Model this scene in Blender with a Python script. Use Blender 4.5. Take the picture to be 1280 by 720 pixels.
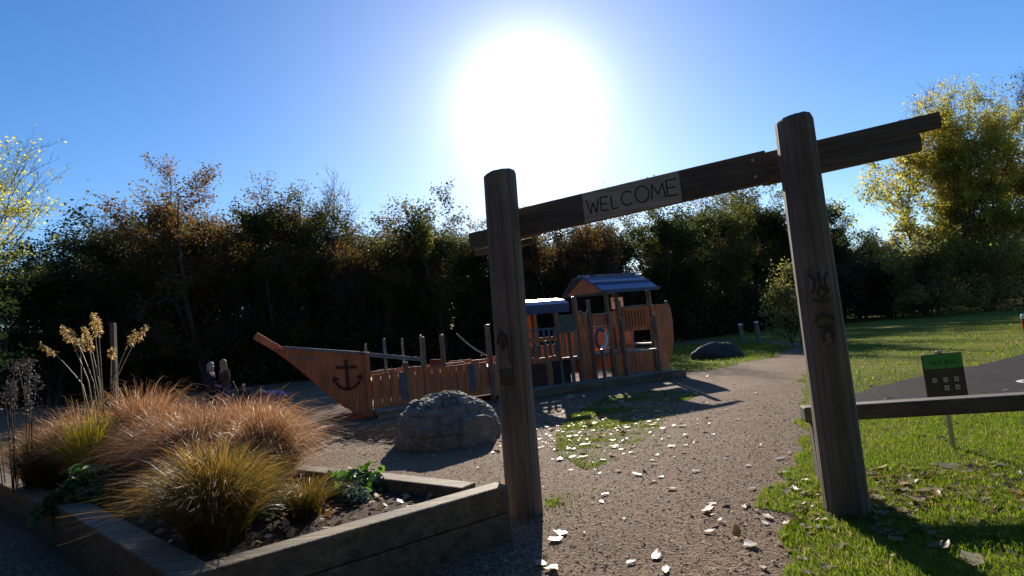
import bpy, bmesh, math, random
import numpy as np
from mathutils import Vector, Matrix, Quaternion
from mathutils.geometry import tessellate_polygon

R = math.radians
for o in list(bpy.data.objects):
    bpy.data.objects.remove(o)
SC = bpy.context.scene
COL = SC.collection

# ------------------------------------------------------------------ camera
FPX, PITCH, ROLL, EYE = 700.0, R(5.0), R(5.5), 1.5
_f = Vector((0, math.cos(PITCH), math.sin(PITCH)))
_r0 = Vector((1, 0, 0)); _u0 = Vector((0, -math.sin(PITCH), math.cos(PITCH)))
_r = _r0 * math.cos(ROLL) - _u0 * math.sin(ROLL)
_u = _r0 * math.sin(ROLL) + _u0 * math.cos(ROLL)
cam = bpy.data.objects.new('camera', bpy.data.cameras.new('camera'))
COL.objects.link(cam)
M = Matrix((_r, _u, -_f)).transposed().to_4x4()
M.translation = (0, 0, EYE)
cam.matrix_world = M
cam.data.sensor_width = 36.0
cam.data.lens = 36.0 * FPX / 1280.0
cam.data.clip_end = 3000
SC.camera = cam

# ------------------------------------------------------------------ sun, sky, exposure
SUN_EL, SUN_AZ = R(22.9), R(3.54)          # azimuth to the right of +Y
sun_dir = Vector((math.cos(SUN_EL) * math.sin(SUN_AZ), math.cos(SUN_EL) * math.cos(SUN_AZ), math.sin(SUN_EL)))
sl = bpy.data.lights.new('sun', 'SUN'); sl.energy = 5.0; sl.angle = R(0.5); sl.color = (1.0, 0.90, 0.76)
so = bpy.data.objects.new('sun', sl); COL.objects.link(so)
so.rotation_euler = sun_dir.to_track_quat('Z', 'Y').to_euler()
so.location = sun_dir * 100

W = bpy.data.worlds.new('World'); SC.world = W; W.use_nodes = True
nt = W.node_tree; nt.nodes.clear()
def N(tree, typ, **kw):
    n = tree.nodes.new(typ)
    for k, v in kw.items():
        setattr(n, k, v)
    return n
sky = N(nt, 'ShaderNodeTexSky', sky_type='NISHITA', sun_disc=False, sun_elevation=SUN_EL, sun_rotation=SUN_AZ,
        altitude=0, air_density=1.0, dust_density=0.2, ozone_density=3.0)
bg = N(nt, 'ShaderNodeBackground'); bg.inputs[1].default_value = 0.096
hs = N(nt, 'ShaderNodeHueSaturation'); hs.inputs['Saturation'].default_value = 1.28; hs.inputs['Hue'].default_value = 0.508
nt.links.new(sky.outputs[0], hs.inputs['Color'])
nt.links.new(hs.outputs[0], bg.inputs[0])
# the bright aureole of scattered light round the sun
tc = N(nt, 'ShaderNodeTexCoord')
dt = N(nt, 'ShaderNodeVectorMath', operation='DOT_PRODUCT'); dt.inputs[1].default_value = sun_dir
nt.links.new(tc.outputs['Generated'], dt.inputs[0])
def mth(op, a, b=None):
    m = N(nt, 'ShaderNodeMath', operation=op)
    for i, v in enumerate((a, b)):
        if v is None: continue
        if isinstance(v, (int, float)): m.inputs[i].default_value = v
        else: nt.links.new(v, m.inputs[i])
    return m.outputs[0]
th = mth('MULTIPLY', mth('ARCCOSINE', mth('MINIMUM', dt.outputs['Value'], 0.999999)), 180 / math.pi)
g1 = mth('MULTIPLY', mth('EXPONENT', mth('MULTIPLY', mth('POWER', mth('DIVIDE', th, 5.3), 2.0), -1.0)), 0.75)
g2 = mth('MULTIPLY', mth('EXPONENT', mth('DIVIDE', th, -10.0)), 0.19)
bg2 = N(nt, 'ShaderNodeBackground'); bg2.inputs[0].default_value = (1.0, 0.985, 0.96, 1)
nt.links.new(mth('ADD', g1, g2), bg2.inputs[1])
ad = N(nt, 'ShaderNodeAddShader'); nt.links.new(bg.outputs[0], ad.inputs[0]); nt.links.new(bg2.outputs[0], ad.inputs[1])
wo = N(nt, 'ShaderNodeOutputWorld'); nt.links.new(ad.outputs[0], wo.inputs[0])

SC.view_settings.view_transform = 'Standard'; SC.view_settings.look = 'None'
SC.view_settings.exposure = 0.7; SC.view_settings.gamma = 1.0; SC.view_settings.use_curve_mapping = False
SC.render.engine = 'CYCLES'
SC.cycles.max_bounces = 5; SC.cycles.diffuse_bounces = 3; SC.cycles.glossy_bounces = 2
SC.cycles.transmission_bounces = 3; SC.cycles.transparent_max_bounces = 4
SC.cycles.use_denoising = True
SC.cycles.sample_clamp_indirect = 4.0

# ------------------------------------------------------------------ helpers
def ray(x, y):
    return _f + _r * ((x - 640) / FPX) + _u * ((360 - y) / FPX)
def gp(x, y, z=0.0):
    d = ray(x, y); return Vector((0, 0, EYE)) + d * ((z - EYE) / d.z)
def at(x, y, Y):
    d = ray(x, y); return Vector((0, 0, EYE)) + d * (Y / d.y)

def tag(o, label=None, cat=None, group=None, kind=None):
    if label: o['label'] = label
    if cat: o['category'] = cat
    if group: o['group'] = group
    if kind: o['kind'] = kind
    return o
def empty(name, loc=(0, 0, 0), rz=0.0, label=None, cat=None, group=None):
    o = bpy.data.objects.new(name, None); COL.objects.link(o)
    o.location = loc; o.rotation_euler = (0, 0, rz); o.empty_display_size = 0.2
    return tag(o, label, cat, group)

class MB:
    def __init__(s): s.v = []; s.f = []; s.m = []
    def add(s, vs, fs, mi=0):
        b = len(s.v); s.v.extend([tuple(v) for v in vs]); s.f.extend([tuple(i + b for i in f) for f in fs]); s.m.extend([mi] * len(fs)); return s
    def box(s, c, d, mat=None, mi=0):
        x, y, z = (k / 2 for k in d)
        vs = [Vector((a * x, b * y, e * z)) for a in (-1, 1) for b in (-1, 1) for e in (-1, 1)]
        if mat: vs = [mat @ v for v in vs]
        vs = [v + Vector(c) for v in vs]
        return s.add(vs, [(0, 1, 3, 2), (4, 6, 7, 5), (0, 4, 5, 1), (2, 3, 7, 6), (0, 2, 6, 4), (1, 5, 7, 3)], mi)
    def bar(s, p0, p1, w, h, mi=0, up=(0, 0, 1)):
        p0, p1 = Vector(p0), Vector(p1); d = (p1 - p0); L = d.length; d.normalize()
        sd = d.cross(Vector(up)); 
        if sd.length < 1e-4: sd = d.cross(Vector((1, 0, 0)))
        sd.normalize(); uu = sd.cross(d)
        m = Matrix((d, sd, uu)).transposed()
        return s.box((p0 + p1) / 2, (L, w, h), m, mi)
    def prism(s, poly, ext, mi=0):
        poly = [Vector(p) for p in poly]; e = Vector(ext); n = len(poly)
        fs = [tuple(range(n)), tuple(range(2 * n - 1, n - 1, -1))]
        fs += [(i, n + i, n + (i + 1) % n, (i + 1) % n) for i in range(n)]
        return s.add(poly + [p + e for p in poly], fs, mi)
    def tube(s, pts, rad, n=8, mi=0, cap=True):
        pts = [Vector(p) for p in pts]
        if isinstance(rad, (int, float)): rad = [rad] * len(pts)
        vs = []; a = None
        for i, p in enumerate(pts):
            d = (pts[min(i + 1, len(pts) - 1)] - pts[max(i - 1, 0)])
            if d.length < 1e-9: d = Vector((0, 0, 1))
            d.normalize()
            if a is None:
                a = d.orthogonal().normalized()
            else:
                a = a - d * a.dot(d)
                a = a.normalized() if a.length > 1e-6 else d.orthogonal().normalized()
            b = d.cross(a)
            vs += [p + (a * math.cos(2 * math.pi * k / n) + b * math.sin(2 * math.pi * k / n)) * rad[i] for k in range(n)]
        fs = [(i * n + k, i * n + (k + 1) % n, (i + 1) * n + (k + 1) % n, (i + 1) * n + k) for i in range(len(pts) - 1) for k in range(n)]
        if cap: fs += [tuple(range(n - 1, -1, -1)), tuple(range((len(pts) - 1) * n, len(pts) * n))]
        return s.add(vs, fs, mi)
    def build(s, name, mats, parent=None, smooth=False, bevel=0.0, seg=2):
        me = bpy.data.meshes.new(name); me.from_pydata(s.v, [], s.f)
        if not isinstance(mats, (list, tuple)): mats = [mats]
        for m in mats: me.materials.append(m)
        if len(mats) > 1: me.polygons.foreach_set('material_index', s.m)
        bm = bmesh.new(); bm.from_mesh(me); bmesh.ops.recalc_face_normals(bm, faces=bm.faces); bm.to_mesh(me); bm.free()
        if smooth: me.polygons.foreach_set('use_smooth', [True] * len(me.polygons))
        o = bpy.data.objects.new(name, me); COL.objects.link(o)
        if parent: o.parent = parent
        if bevel:
            b = o.modifiers.new('bevel', 'BEVEL'); b.width = bevel; b.segments = seg; b.limit_method = 'ANGLE'; b.angle_limit = R(40)
        return o

def np_mesh(name, V, F, mats, parent=None, tint=None, mi=None, smooth=False):
    """fast mesh of equal sized faces: V (n,3), F (m,k)"""
    V = np.asarray(V, np.float32); F = np.asarray(F, np.int32)
    me = bpy.data.meshes.new(name); k = F.shape[1]
    me.vertices.add(len(V)); me.vertices.foreach_set('co', V.ravel())
    me.loops.add(F.size); me.loops.foreach_set('vertex_index', F.ravel())
    me.polygons.add(len(F)); me.polygons.foreach_set('loop_start', np.arange(0, F.size, k, dtype=np.int32))
    if not isinstance(mats, (list, tuple)): mats = [mats]
    for m in mats: me.materials.append(m)
    if mi is not None: me.polygons.foreach_set('material_index', np.asarray(mi, np.int32))
    if smooth: me.polygons.foreach_set('use_smooth', np.ones(len(F), bool))
    me.update(calc_edges=True)
    if tint is not None:
        a = me.attributes.new('tint', 'FLOAT', 'FACE'); a.data.foreach_set('value', np.asarray(tint, np.float32))
    o = bpy.data.objects.new(name, me); COL.objects.link(o)
    if parent: o.parent = parent
    return o

# ------------------------------------------------------------------ materials
def new_mat(name):
    m = bpy.data.materials.new(name); m.use_nodes = True
    t = m.node_tree; p = t.nodes['Principled BSDF']
    return m, t, p
def ramp(t, fac, stops):
    r = t.nodes.new('ShaderNodeValToRGB'); e = r.color_ramp.elements
    while len(e) < len(stops): e.new(0.5)
    for i, (pos, c) in enumerate(stops):
        e[i].position = pos; e[i].color = (*c, 1)
    t.links.new(fac, r.inputs[0]); return r.outputs[0]
def noise(t, vec, scale, detail=4, rough=0.55, dist=0.0):
    n = t.nodes.new('ShaderNodeTexNoise'); n.inputs['Scale'].default_value = scale; n.inputs['Detail'].default_value = detail
    n.inputs['Roughness'].default_value = rough; n.inputs['Distortion'].default_value = dist
    if vec is not None: t.links.new(vec, n.inputs['Vector'])
    return n.outputs['Fac']
def mapping(t, scale=(1, 1, 1), coord='Object', rot=(0, 0, 0)):
    c = t.nodes.new('ShaderNodeTexCoord'); m = t.nodes.new('ShaderNodeMapping')
    m.inputs['Scale'].default_value = scale; m.inputs['Rotation'].default_value = rot
    t.links.new(c.outputs[coord], m.inputs[0]); return m.outputs[0]
def bump(t, p, h, strength=0.4, dist=0.02):
    b = t.nodes.new('ShaderNodeBump'); b.inputs['Strength'].default_value = strength; b.inputs['Distance'].default_value = dist
    t.links.new(h, b.inputs['Height']); t.links.new(b.outputs[0], p.inputs['Normal'])
def mix(t, fac, a, b, mode='MIX'):
    m = t.nodes.new('ShaderNodeMix'); m.data_type = 'RGBA'; m.blend_type = mode
    if isinstance(fac, (int, float)): m.inputs[0].default_value = fac
    else: t.links.new(fac, m.inputs[0])
    for i, v in ((6, a), (7, b)):
        if isinstance(v, tuple): m.inputs[i].default_value = (*v, 1)
        else: t.links.new(v, m.inputs[i])
    return m.outputs[2]

def wood(name, dark, light, scale=(14, 14, 1.0), rough=0.75, bstr=0.5, stain=None, seam=0.0):
    m, t, p = new_mat(name)
    v = mapping(t, scale)
    g = noise(t, v, 1.6, 8, 0.65, 0.6)
    c = ramp(t, g, [(0.3, dark), (0.62, light)])
    v3 = mapping(t, tuple(k * (2.4 if k > 2 else 0.8) for k in scale)); ck = noise(t, v3, 1.3, 3, 0.5, 0.2)
    cr = ramp(t, ck, [(0.475, (1, 1, 1)), (0.495, (0.35, 0.33, 0.3)), (0.505, (0.35, 0.33, 0.3)), (0.525, (1, 1, 1))])
    c = mix(t, 0.5, c, cr, 'MULTIPLY')
    v2 = mapping(t, (1, 1, 1)); n2 = noise(t, v2, 2.3, 4)
    c = mix(t, ramp(t, n2, [(0.35, (0, 0, 0)), (0.75, (0.55, 0.55, 0.55))]), c, stain or tuple(k * 0.55 for k in dark))
    t.links.new(c, p.inputs['Base Color']); p.inputs['Roughness'].default_value = rough
    hm = t.nodes.new('ShaderNodeMath'); hm.operation = 'MULTIPLY'; t.links.new(g, hm.inputs[0]); t.links.new(cr, hm.inputs[1])
    bump(t, p, hm.outputs[0], bstr, 0.008)
    return m
def plain(name, col, rough=0.6, var=0.25, scale=6.0, metal=0.0, bstr=0.15):
    m, t, p = new_mat(name)
    n = noise(t, mapping(t), scale, 6, 0.6)
    c = ramp(t, n, [(0.3, tuple(k * (1 - var) for k in col)), (0.7, tuple(min(1, k * (1 + var)) for k in col))])
    t.links.new(c, p.inputs['Base Color']); p.inputs['Roughness'].default_value = rough; p.inputs['Metallic'].default_value = metal
    bump(t, p, n, bstr, 0.01)
    return m
def leafy(name, stops, trans=0.45, rough=0.6, spec=0.15, tgain=1.5):
    m, t, p = new_mat(name)
    a = t.nodes.new('ShaderNodeAttribute'); a.attribute_name = 'tint'
    c = ramp(t, a.outputs['Fac'], stops)
    oi = t.nodes.new('ShaderNodeObjectInfo')
    h = t.nodes.new('ShaderNodeHueSaturation')
    mr = t.nodes.new('ShaderNodeMapRange'); mr.inputs[3].default_value = 0.75; mr.inputs[4].default_value = 1.2
    t.links.new(oi.outputs['Random'], mr.inputs[0]); t.links.new(mr.outputs[0], h.inputs['Value'])
    t.links.new(c, h.inputs['Color']); c = h.outputs[0]
    t.links.new(c, p.inputs['Base Color']); p.inputs['Roughness'].default_value = rough
    p.inputs['Specular IOR Level'].default_value = spec
    tr = t.nodes.new('ShaderNodeBsdfTranslucent')
    gm = t.nodes.new('ShaderNodeHueSaturation'); gm.inputs['Value'].default_value = tgain; gm.inputs['Saturation'].default_value = 1.15
    t.links.new(c, gm.inputs['Color']); t.links.new(gm.outputs[0], tr.inputs['Color'])
    mx = t.nodes.new('ShaderNodeMixShader'); mx.inputs[0].default_value = trans
    t.links.new(p.outputs[0], mx.inputs[1]); t.links.new(tr.outputs[0], mx.inputs[2])
    t.links.new(mx.outputs[0], t.nodes['Material Output'].inputs['Surface'])
    return m

M_post = wood('post_timber', (0.135, 0.107, 0.079), (0.27, 0.218, 0.165), (9, 9, 0.5), 0.8, 0.7)
M_beam = wood('beam_timber', (0.068, 0.052, 0.037), (0.175, 0.138, 0.098), (0.5, 9, 9), 0.75, 0.6)
M_plaque = wood('plaque_timber', (0.36, 0.31, 0.255), (0.53, 0.465, 0.39), (0.8, 10, 16), 0.7, 0.4)
M_engrave = plain('engraved_line', (0.03, 0.022, 0.018), 0.9)
M_carve = wood('carved_wood', (0.12, 0.095, 0.068), (0.36, 0.31, 0.24), (9, 9, 3), 0.85, 0.8)
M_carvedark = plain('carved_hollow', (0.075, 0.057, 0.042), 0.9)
M_steel = plain('galvanised_steel', (0.55, 0.55, 0.55), 0.35, 0.1, 20, 0.9)
M_sleeper = wood('sleeper_timber', (0.075, 0.053, 0.03), (0.26, 0.19, 0.108), (0.9, 12, 12), 0.75, 0.6)
M_ship = wood('ship_timber', (0.50, 0.138, 0.042), (0.80, 0.262, 0.088), (7, 7, 0.8), 0.65, 0.3, (0.22, 0.075, 0.03))
M_shipdeck = wood('deck_timber', (0.16, 0.13, 0.10), (0.42, 0.36, 0.28), (0.8, 9, 9), 0.65, 0.4)
M_shiprail = wood('grey_rail', (0.14, 0.14, 0.14), (0.30, 0.30, 0.30), (0.8, 9, 9), 0.6, 0.3)
M_shippost = wood('pole_timber', (0.16, 0.09, 0.055), (0.36, 0.22, 0.14), (9, 9, 0.7), 0.6, 0.3)
M_postglint = plain('pale_cap', (0.6, 0.57, 0.5), 0.35, 0.1)  # light tone painted in for the sun on ship post tops
M_blue = plain('blue_paint', (0.045, 0.085, 0.19), 0.35, 0.2)
M_bluepale = plain('faded_blue_paint', (0.10, 0.12, 0.18), 0.5, 0.2)
M_orange = plain('orange_paint', (0.55, 0.14, 0.03), 0.45, 0.15)
M_red = plain('red_paint', (0.45, 0.03, 0.02), 0.4, 0.15)
M_white = plain('white_paint', (0.75, 0.75, 0.72), 0.4, 0.08)
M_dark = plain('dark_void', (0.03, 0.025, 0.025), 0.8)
M_anchor = plain('anchor_stain', (0.10, 0.03, 0.02), 0.8)
M_rope = plain('rope', (0.42, 0.40, 0.36), 0.8)
M_net = plain('mesh_net', (0.13, 0.17, 0.15), 0.7)
M_green = plain('sign_green', (0.05, 0.33, 0.07), 0.4, 0.05)
M_signdark = plain('sign_brown', (0.06, 0.045, 0.038), 0.45, 0.1)
M_darkgreen = plain('sign_letter', (0.012, 0.12, 0.03), 0.5)
M_icon = plain('sign_icon', (0.60, 0.66, 0.55), 0.5, 0.05)
M_icongreen = plain('sign_icon_green', (0.05, 0.14, 0.05), 0.5, 0.05)
M_bark = wood('tree_bark', (0.03, 0.024, 0.018), (0.10, 0.08, 0.06), (5, 5, 1), 0.9, 0.5)
M_twig = plain('twig_bark', (0.075, 0.058, 0.045), 0.85)
M_twigpale = plain('pale_twig', (0.20, 0.16, 0.115), 0.8)

# ground: bark chips and trodden earth
def ground_mat(name, a, b, c, grass=None):
    m, t, p = new_mat(name)
    v = mapping(t)
    vo = t.nodes.new('ShaderNodeTexVoronoi'); vo.inputs['Scale'].default_value = 55; t.links.new(v, vo.inputs['Vector'])
    sp = t.nodes.new('ShaderNodeSeparateColor'); t.links.new(vo.outputs['Color'], sp.inputs[0])
    base = ramp(t, sp.outputs[0], [(0.0, a), (0.5, b), (0.95, c)])
    n = noise(t, v, 0.7, 5, 0.6)
    base = mix(t, ramp(t, n, [(0.35, (0, 0, 0)), (0.7, (0.6, 0.6, 0.6))]), base, tuple(k * 0.55 for k in b))
    n3 = noise(t, v, 90, 4, 0.7)
    base = mix(t, 0.5, base, ramp(t, n3, [(0.3, (0.35, 0.35, 0.35)), (0.7, (1.5, 1.5, 1.5))]), 'MULTIPLY')
    if grass:
        n2 = noise(t, v, 1.1, 6, 0.65, 0.3)
        base = mix(t, ramp(t, n2, [(0.56, (0, 0, 0)), (0.66, (0.75, 0.75, 0.75))]), base, grass)
    t.links.new(base, p.inputs['Base Color']); p.inputs['Roughness'].default_value = 0.85
    p.inputs['Specular IOR Level'].default_value = 0.1
    ma = t.nodes.new('ShaderNodeMath'); ma.operation = 'ADD'
    t.links.new(vo.outputs['Distance'], ma.inputs[0]); t.links.new(n3, ma.inputs[1])
    bump(t, p, ma.outputs[0], 0.8, 0.009)
    return m
M_ground = ground_mat('bark_ground', (0.09, 0.054, 0.032), (0.20, 0.128, 0.079), (0.36, 0.25, 0.16))
M_soil = ground_mat('planter_soil', (0.03, 0.02, 0.013), (0.07, 0.045, 0.03), (0.12, 0.08, 0.05))
def lawn_mat():
    m, t, p = new_mat('lawn_turf')
    v = mapping(t)
    n1 = noise(t, v, 0.35, 6, 0.65); n2 = noise(t, v, 9, 6, 0.7); n3 = noise(t, v, 70, 3, 0.7)
    c = ramp(t, n1, [(0.3, (0.085, 0.115, 0.018)), (0.5, (0.145, 0.165, 0.028)), (0.72, (0.225, 0.205, 0.05))])
    c = mix(t, 0.55, c, ramp(t, n2, [(0.3, (0.5, 0.42, 0.42)), (0.7, (1.4, 1.35, 1.3))]), 'MULTIPLY')
    c = mix(t, 0.5, c, ramp(t, n3, [(0.3, (0.4, 0.4, 0.4)), (0.7, (1.5, 1.5, 1.5))]), 'MULTIPLY')
    t.links.new(c, p.inputs['Base Color']); p.inputs['Roughness'].default_value = 0.85; p.inputs['Specular IOR Level'].default_value = 0.03
    ma = t.nodes.new('ShaderNodeMath'); ma.operation = 'ADD'; t.links.new(n2, ma.inputs[0]); t.links.new(n3, ma.inputs[1])
    bump(t, p, ma.outputs[0], 0.7, 0.02)
    return m
M_lawn = lawn_mat()
M_tarmac = ground_mat('rubber_tarmac', (0.030, 0.027, 0.027), (0.046, 0.042, 0.042), (0.075, 0.068, 0.066)); M_tarmac.node_tree.nodes['Principled BSDF'].inputs['Specular IOR Level'].default_value = 0.05
M_tarmacpaint = plain('surface_paint', (0.6, 0.6, 0.58), 0.6)
def stone_mat():
    m, t, p = new_mat('dome_stone')
    v = mapping(t)
    n = noise(t, v, 7, 8, 0.65); n2 = noise(t, v, 45, 5, 0.7)
    c = ramp(t, n, [(0.3, (0.10, 0.09, 0.07)), (0.6, (0.24, 0.22, 0.175)), (0.8, (0.36, 0.335, 0.28))])
    c = mix(t, 0.5, c, ramp(t, n2, [(0.3, (0.5, 0.5, 0.5)), (0.7, (1.3, 1.3, 1.3))]), 'MULTIPLY')
    t.links.new(c, p.inputs['Base Color']); p.inputs['Roughness'].default_value = 0.9
    bump(t, p, n2, 0.6, 0.012)
    return m
M_stone = stone_mat()

LF = {}
LF['rusty'] = leafy('rust_leaf', [(0, (0.05, 0.038, 0.016)), (0.45, (0.10, 0.062, 0.026)), (0.8, (0.15, 0.082, 0.034)), (1, (0.07, 0.075, 0.024))], 0.5, tgain=2.2)
LF['olive'] = leafy('olive_leaf', [(0, (0.025, 0.035, 0.01)), (0.5, (0.055, 0.065, 0.018)), (0.85, (0.10, 0.085, 0.025)), (1, (0.15, 0.08, 0.03))], 0.5, tgain=2.2)
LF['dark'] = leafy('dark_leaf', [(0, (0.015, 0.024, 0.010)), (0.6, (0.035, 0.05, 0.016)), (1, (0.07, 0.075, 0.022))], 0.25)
LF['yellow'] = leafy('yellow_leaf', [(0, (0.16, 0.175, 0.05)), (0.5, (0.33, 0.31, 0.075)), (0.85, (0.45, 0.39, 0.11)), (1, (0.45, 0.31, 0.08))], 0.65, tgain=2.1)
LF['orange'] = leafy('orange_leaf', [(0, (0.12, 0.045, 0.012)), (0.6, (0.27, 0.10, 0.022)), (1, (0.35, 0.17, 0.03))], 0.45)
LF['pale'] = leafy('pale_leaf', [(0, (0.11, 0.13, 0.035)), (0.6, (0.22, 0.22, 0.065)), (1, (0.32, 0.29, 0.12))], 0.55, tgain=1.8)
M_rustgrass = leafy('rust_grass', [(0, (0.16, 0.075, 0.038)), (0.45, (0.32, 0.16, 0.08)), (0.8, (0.48, 0.29, 0.16)), (1, (0.60, 0.46, 0.30))], 0.45, 0.45, 0.4, 1.3)
M_goldgrass = leafy('gold_grass', [(0, (0.05, 0.055, 0.013)), (0.4, (0.14, 0.115, 0.025)), (0.7, (0.28, 0.17, 0.055)), (1, (0.46, 0.29, 0.15))], 0.45, 0.45, 0.4, 1.3)
M_limegrass = leafy('lime_grass', [(0, (0.10, 0.11, 0.015)), (0.6, (0.30, 0.26, 0.035)), (1, (0.48, 0.38, 0.08))], 0.5, 0.5, 0.2, 1.4)
M_plume = leafy('plume', [(0, (0.32, 0.23, 0.10)), (1, (0.60, 0.46, 0.24))], 0.5, 0.5, 0.3, 1.2)
M_stalk = leafy('stalk', [(0, (0.22, 0.18, 0.10)), (1, (0.42, 0.36, 0.24))], 0.2, 0.5, 0.4, 1.1)
M_seedhead = leafy('seedhead', [(0, (0.06, 0.05, 0.05)), (1, (0.17, 0.14, 0.15))], 0.15)
M_herb = leafy('herb_leaf', [(0, (0.035, 0.08, 0.015)), (0.6, (0.075, 0.16, 0.03)), (1, (0.14, 0.23, 0.06))], 0.4, 0.4, 0.5, 1.5)
M_bluegreen = leafy('bluegreen_leaf', [(0, (0.06, 0.10, 0.075)), (1, (0.15, 0.21, 0.16))], 0.3)
M_turf = leafy('turf_blade', [(0, (0.045, 0.08, 0.012)), (0.5, (0.105, 0.155, 0.024)), (0.75, (0.18, 0.20, 0.04)), (0.85, (0.26, 0.21, 0.09)), (1, (0.36, 0.28, 0.15))], 0.55, 0.6, 0.08, 1.7)
M_litter = leafy('dry_leaf', [(0, (0.09, 0.045, 0.022)), (0.35, (0.22, 0.13, 0.06)), (0.55, (0.42, 0.27, 0.08)), (0.7, (0.40, 0.30, 0.19)), (1, (0.56, 0.48, 0.37))], 0.4, 0.45, 0.3, 1.2)
M_paleleaf = leafy('pale_fallen_leaf', [(0, (0.46, 0.40, 0.31)), (1, (0.68, 0.63, 0.54))], 0.2, 0.33, 0.7, 1.0)
M_orangeleaf = leafy('orange_fallen_leaf', [(0, (0.75, 0.27, 0.02)), (1, (0.80, 0.33, 0.03))], 0.45)
M_chip = leafy('bark_chip', [(0, (0.07, 0.045, 0.03)), (0.5, (0.19, 0.13, 0.085)), (0.9, (0.34, 0.25, 0.17)), (1, (0.46, 0.35, 0.24))], 0.0, 0.75, 0.15)

# ------------------------------------------------------------------ ground
rng = np.random.default_rng(7)
def sheet(name, poly, z, mat, jit=0.0, step=0.4, seed=1):
    r = np.random.default_rng(seed); pts = []
    for i, p in enumerate(poly):
        q = poly[(i + 1) % len(poly)]; a = Vector(p[:2]); b = Vector(q[:2]); L = (b - a).length
        n = max(1, min(60, int(L / step))) if jit else 1
        for k in range(n):
            w = a.lerp(b, k / n)
            if jit: w = w + Vector(r.normal(0, jit, 2))
            pts.append((w.x, w.y, z))
    tri = tessellate_polygon([[Vector(p) for p in pts]])
    me = bpy.data.meshes.new(name); me.from_pydata(pts, [], [tuple(t) for t in tri])
    bm = bmesh.new(); bm.from_mesh(me); bmesh.ops.recalc_face_normals(bm, faces=bm.faces)
    if sum(f.normal.z for f in bm.faces) < 0: bmesh.ops.reverse_faces(bm, faces=bm.faces)
    bm.to_mesh(me); bm.free()
    me.materials.append(mat); o = bpy.data.objects.new(name, me); COL.objects.link(o)
    return tag(o, kind='structure'), pts
def inside(P, poly):
    x, y = P[:, 0], P[:, 1]; c = np.zeros(len(P), bool); n = len(poly)
    for i in range(n):
        x0, y0 = poly[i][:2]; x1, y1 = poly[(i + 1) % n][:2]
        if y0 == y1: continue
        c ^= ((y0 > y) != (y1 > y)) & (x < (x1 - x0) * (y - y0) / (y1 - y0) + x0)
    return c

sheet('ground', [(-400, -30), (400, -30), (400, 900), (-400, 900)], 0.0, M_ground)
lawn_poly = [(1.0, 2.2), (0.75, -3), (60, -3), (90, 75), (17, 75), (13.5, 33), (12.7, 24.5), (8.7, 16.9), (6.0, 12.2), (4.0, 8.2), (2.9, 6.2), (2.25, 5.1), (1.6, 4.0), (1.25, 3.2)]
_, LAWN = sheet('lawn', lawn_poly, 0.004, M_lawn, 0.07, 0.3, 3)
verge_poly = [(4.3, 16.6), (5.8, 16.5), (8.2, 18.8), (11.5, 23.6), (13.2, 33), (10, 36), (4, 30), (2.5, 22)]
_, VERGE = sheet('grass_verge', verge_poly, 0.004, M_lawn, 0.12, 0.4, 4)
patch_poly = [(0.6, 6.2), (1.05, 6.5), (1.8, 8.0), (2.9, 10.3), (3.6, 11.6), (3.1, 12.8), (1.8, 12.4), (0.8, 10.2), (0.45, 8.6), (0.35, 7.2)]
tar_poly = [(4.3, 8.6), (5.92, 9.9), (7.78, 10.95), (9.6, 11.9), (11.45, 12.92), (22, 15.5), (22, 8), (9, 6.6), (6.0, 6.95), (5.0, 7.35)]
_, TAR = sheet('rubber_surface', tar_poly, 0.008, M_tarmac, 0.06, 0.25, 5)

def grass_blades(name, P, h, w, mat, seed, z=0.0, parent=None):
    """bent single blades: 2 quads tapering"""
    r = np.random.default_rng(seed); n = len(P)
    a = r.uniform(0, 2 * np.pi, n); dx = np.stack([np.cos(a), np.sin(a), np.zeros(n)], 1)
    b = r.uniform(0, 2 * np.pi, n); ln = np.stack([np.cos(b), np.sin(b), np.zeros(n)], 1) * r.uniform(0.1, 0.9, (n, 1))
    hh = h * r.uniform(0.45, 1.25, (n, 1)); up = np.array([0, 0, 1.0])
    B = np.concatenate([P[:, :2], np.full((n, 1), z)], 1)
    ww = w * r.uniform(0.6, 1.3, (n, 1))
    v0 = B - dx * ww / 2; v1 = B + dx * ww / 2
    mid = B + up * hh * 0.6 + ln * hh * 0.3
    v2 = mid + dx * ww * 0.4; v3 = mid - dx * ww * 0.4
    tip = B + up * hh * 0.9 + ln * hh * 0.95
    v4 = tip + dx * ww * 0.1; v5 = tip - dx * ww * 0.1
    V = np.stack([v0, v1, v2, v3, v4, v5], 1).reshape(-1, 3)
    k = np.arange(n)[:, None] * 6
    F = np.concatenate([k + np.array([0, 1, 2, 3]), k + np.array([3, 2, 4, 5])], 0)
    t = r.beta(2, 2.4, n); return np_mesh(name, V, F, mat, parent, np.concatenate([t, t]))
def scatter(n, xr, yr, poly=None, dens=None, seed=0, avoid=()):
    r = np.random.default_rng(seed)
    P = np.stack([r.uniform(*xr, n), r.uniform(*yr, n)], 1)
    if poly is not None: P = P[inside(P, poly)]
    for a in avoid: P = P[~inside(P, a)]
    if dens is not None: P = P[r.uniform(0, 1, len(P)) < dens(P)]
    return P
def inview(P, m=0.12):
    d = P[:, 0] / np.maximum(P[:, 1], 0.1); return (d < 1.02 + m) & (d > -1.02 - m)
def clumpy(P, sc=1.3, seed=3):
    r = np.random.default_rng(seed); s = np.zeros(len(P))
    for k in range(7):
        f = r.normal(0, 1, 2) * sc * (1 + k * 0.5); s += np.sin(P @ f + r.uniform(0, 6)) / (1 + 0.3 * k)
    return 1 / (1 + np.exp(-1.6 * s))

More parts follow.
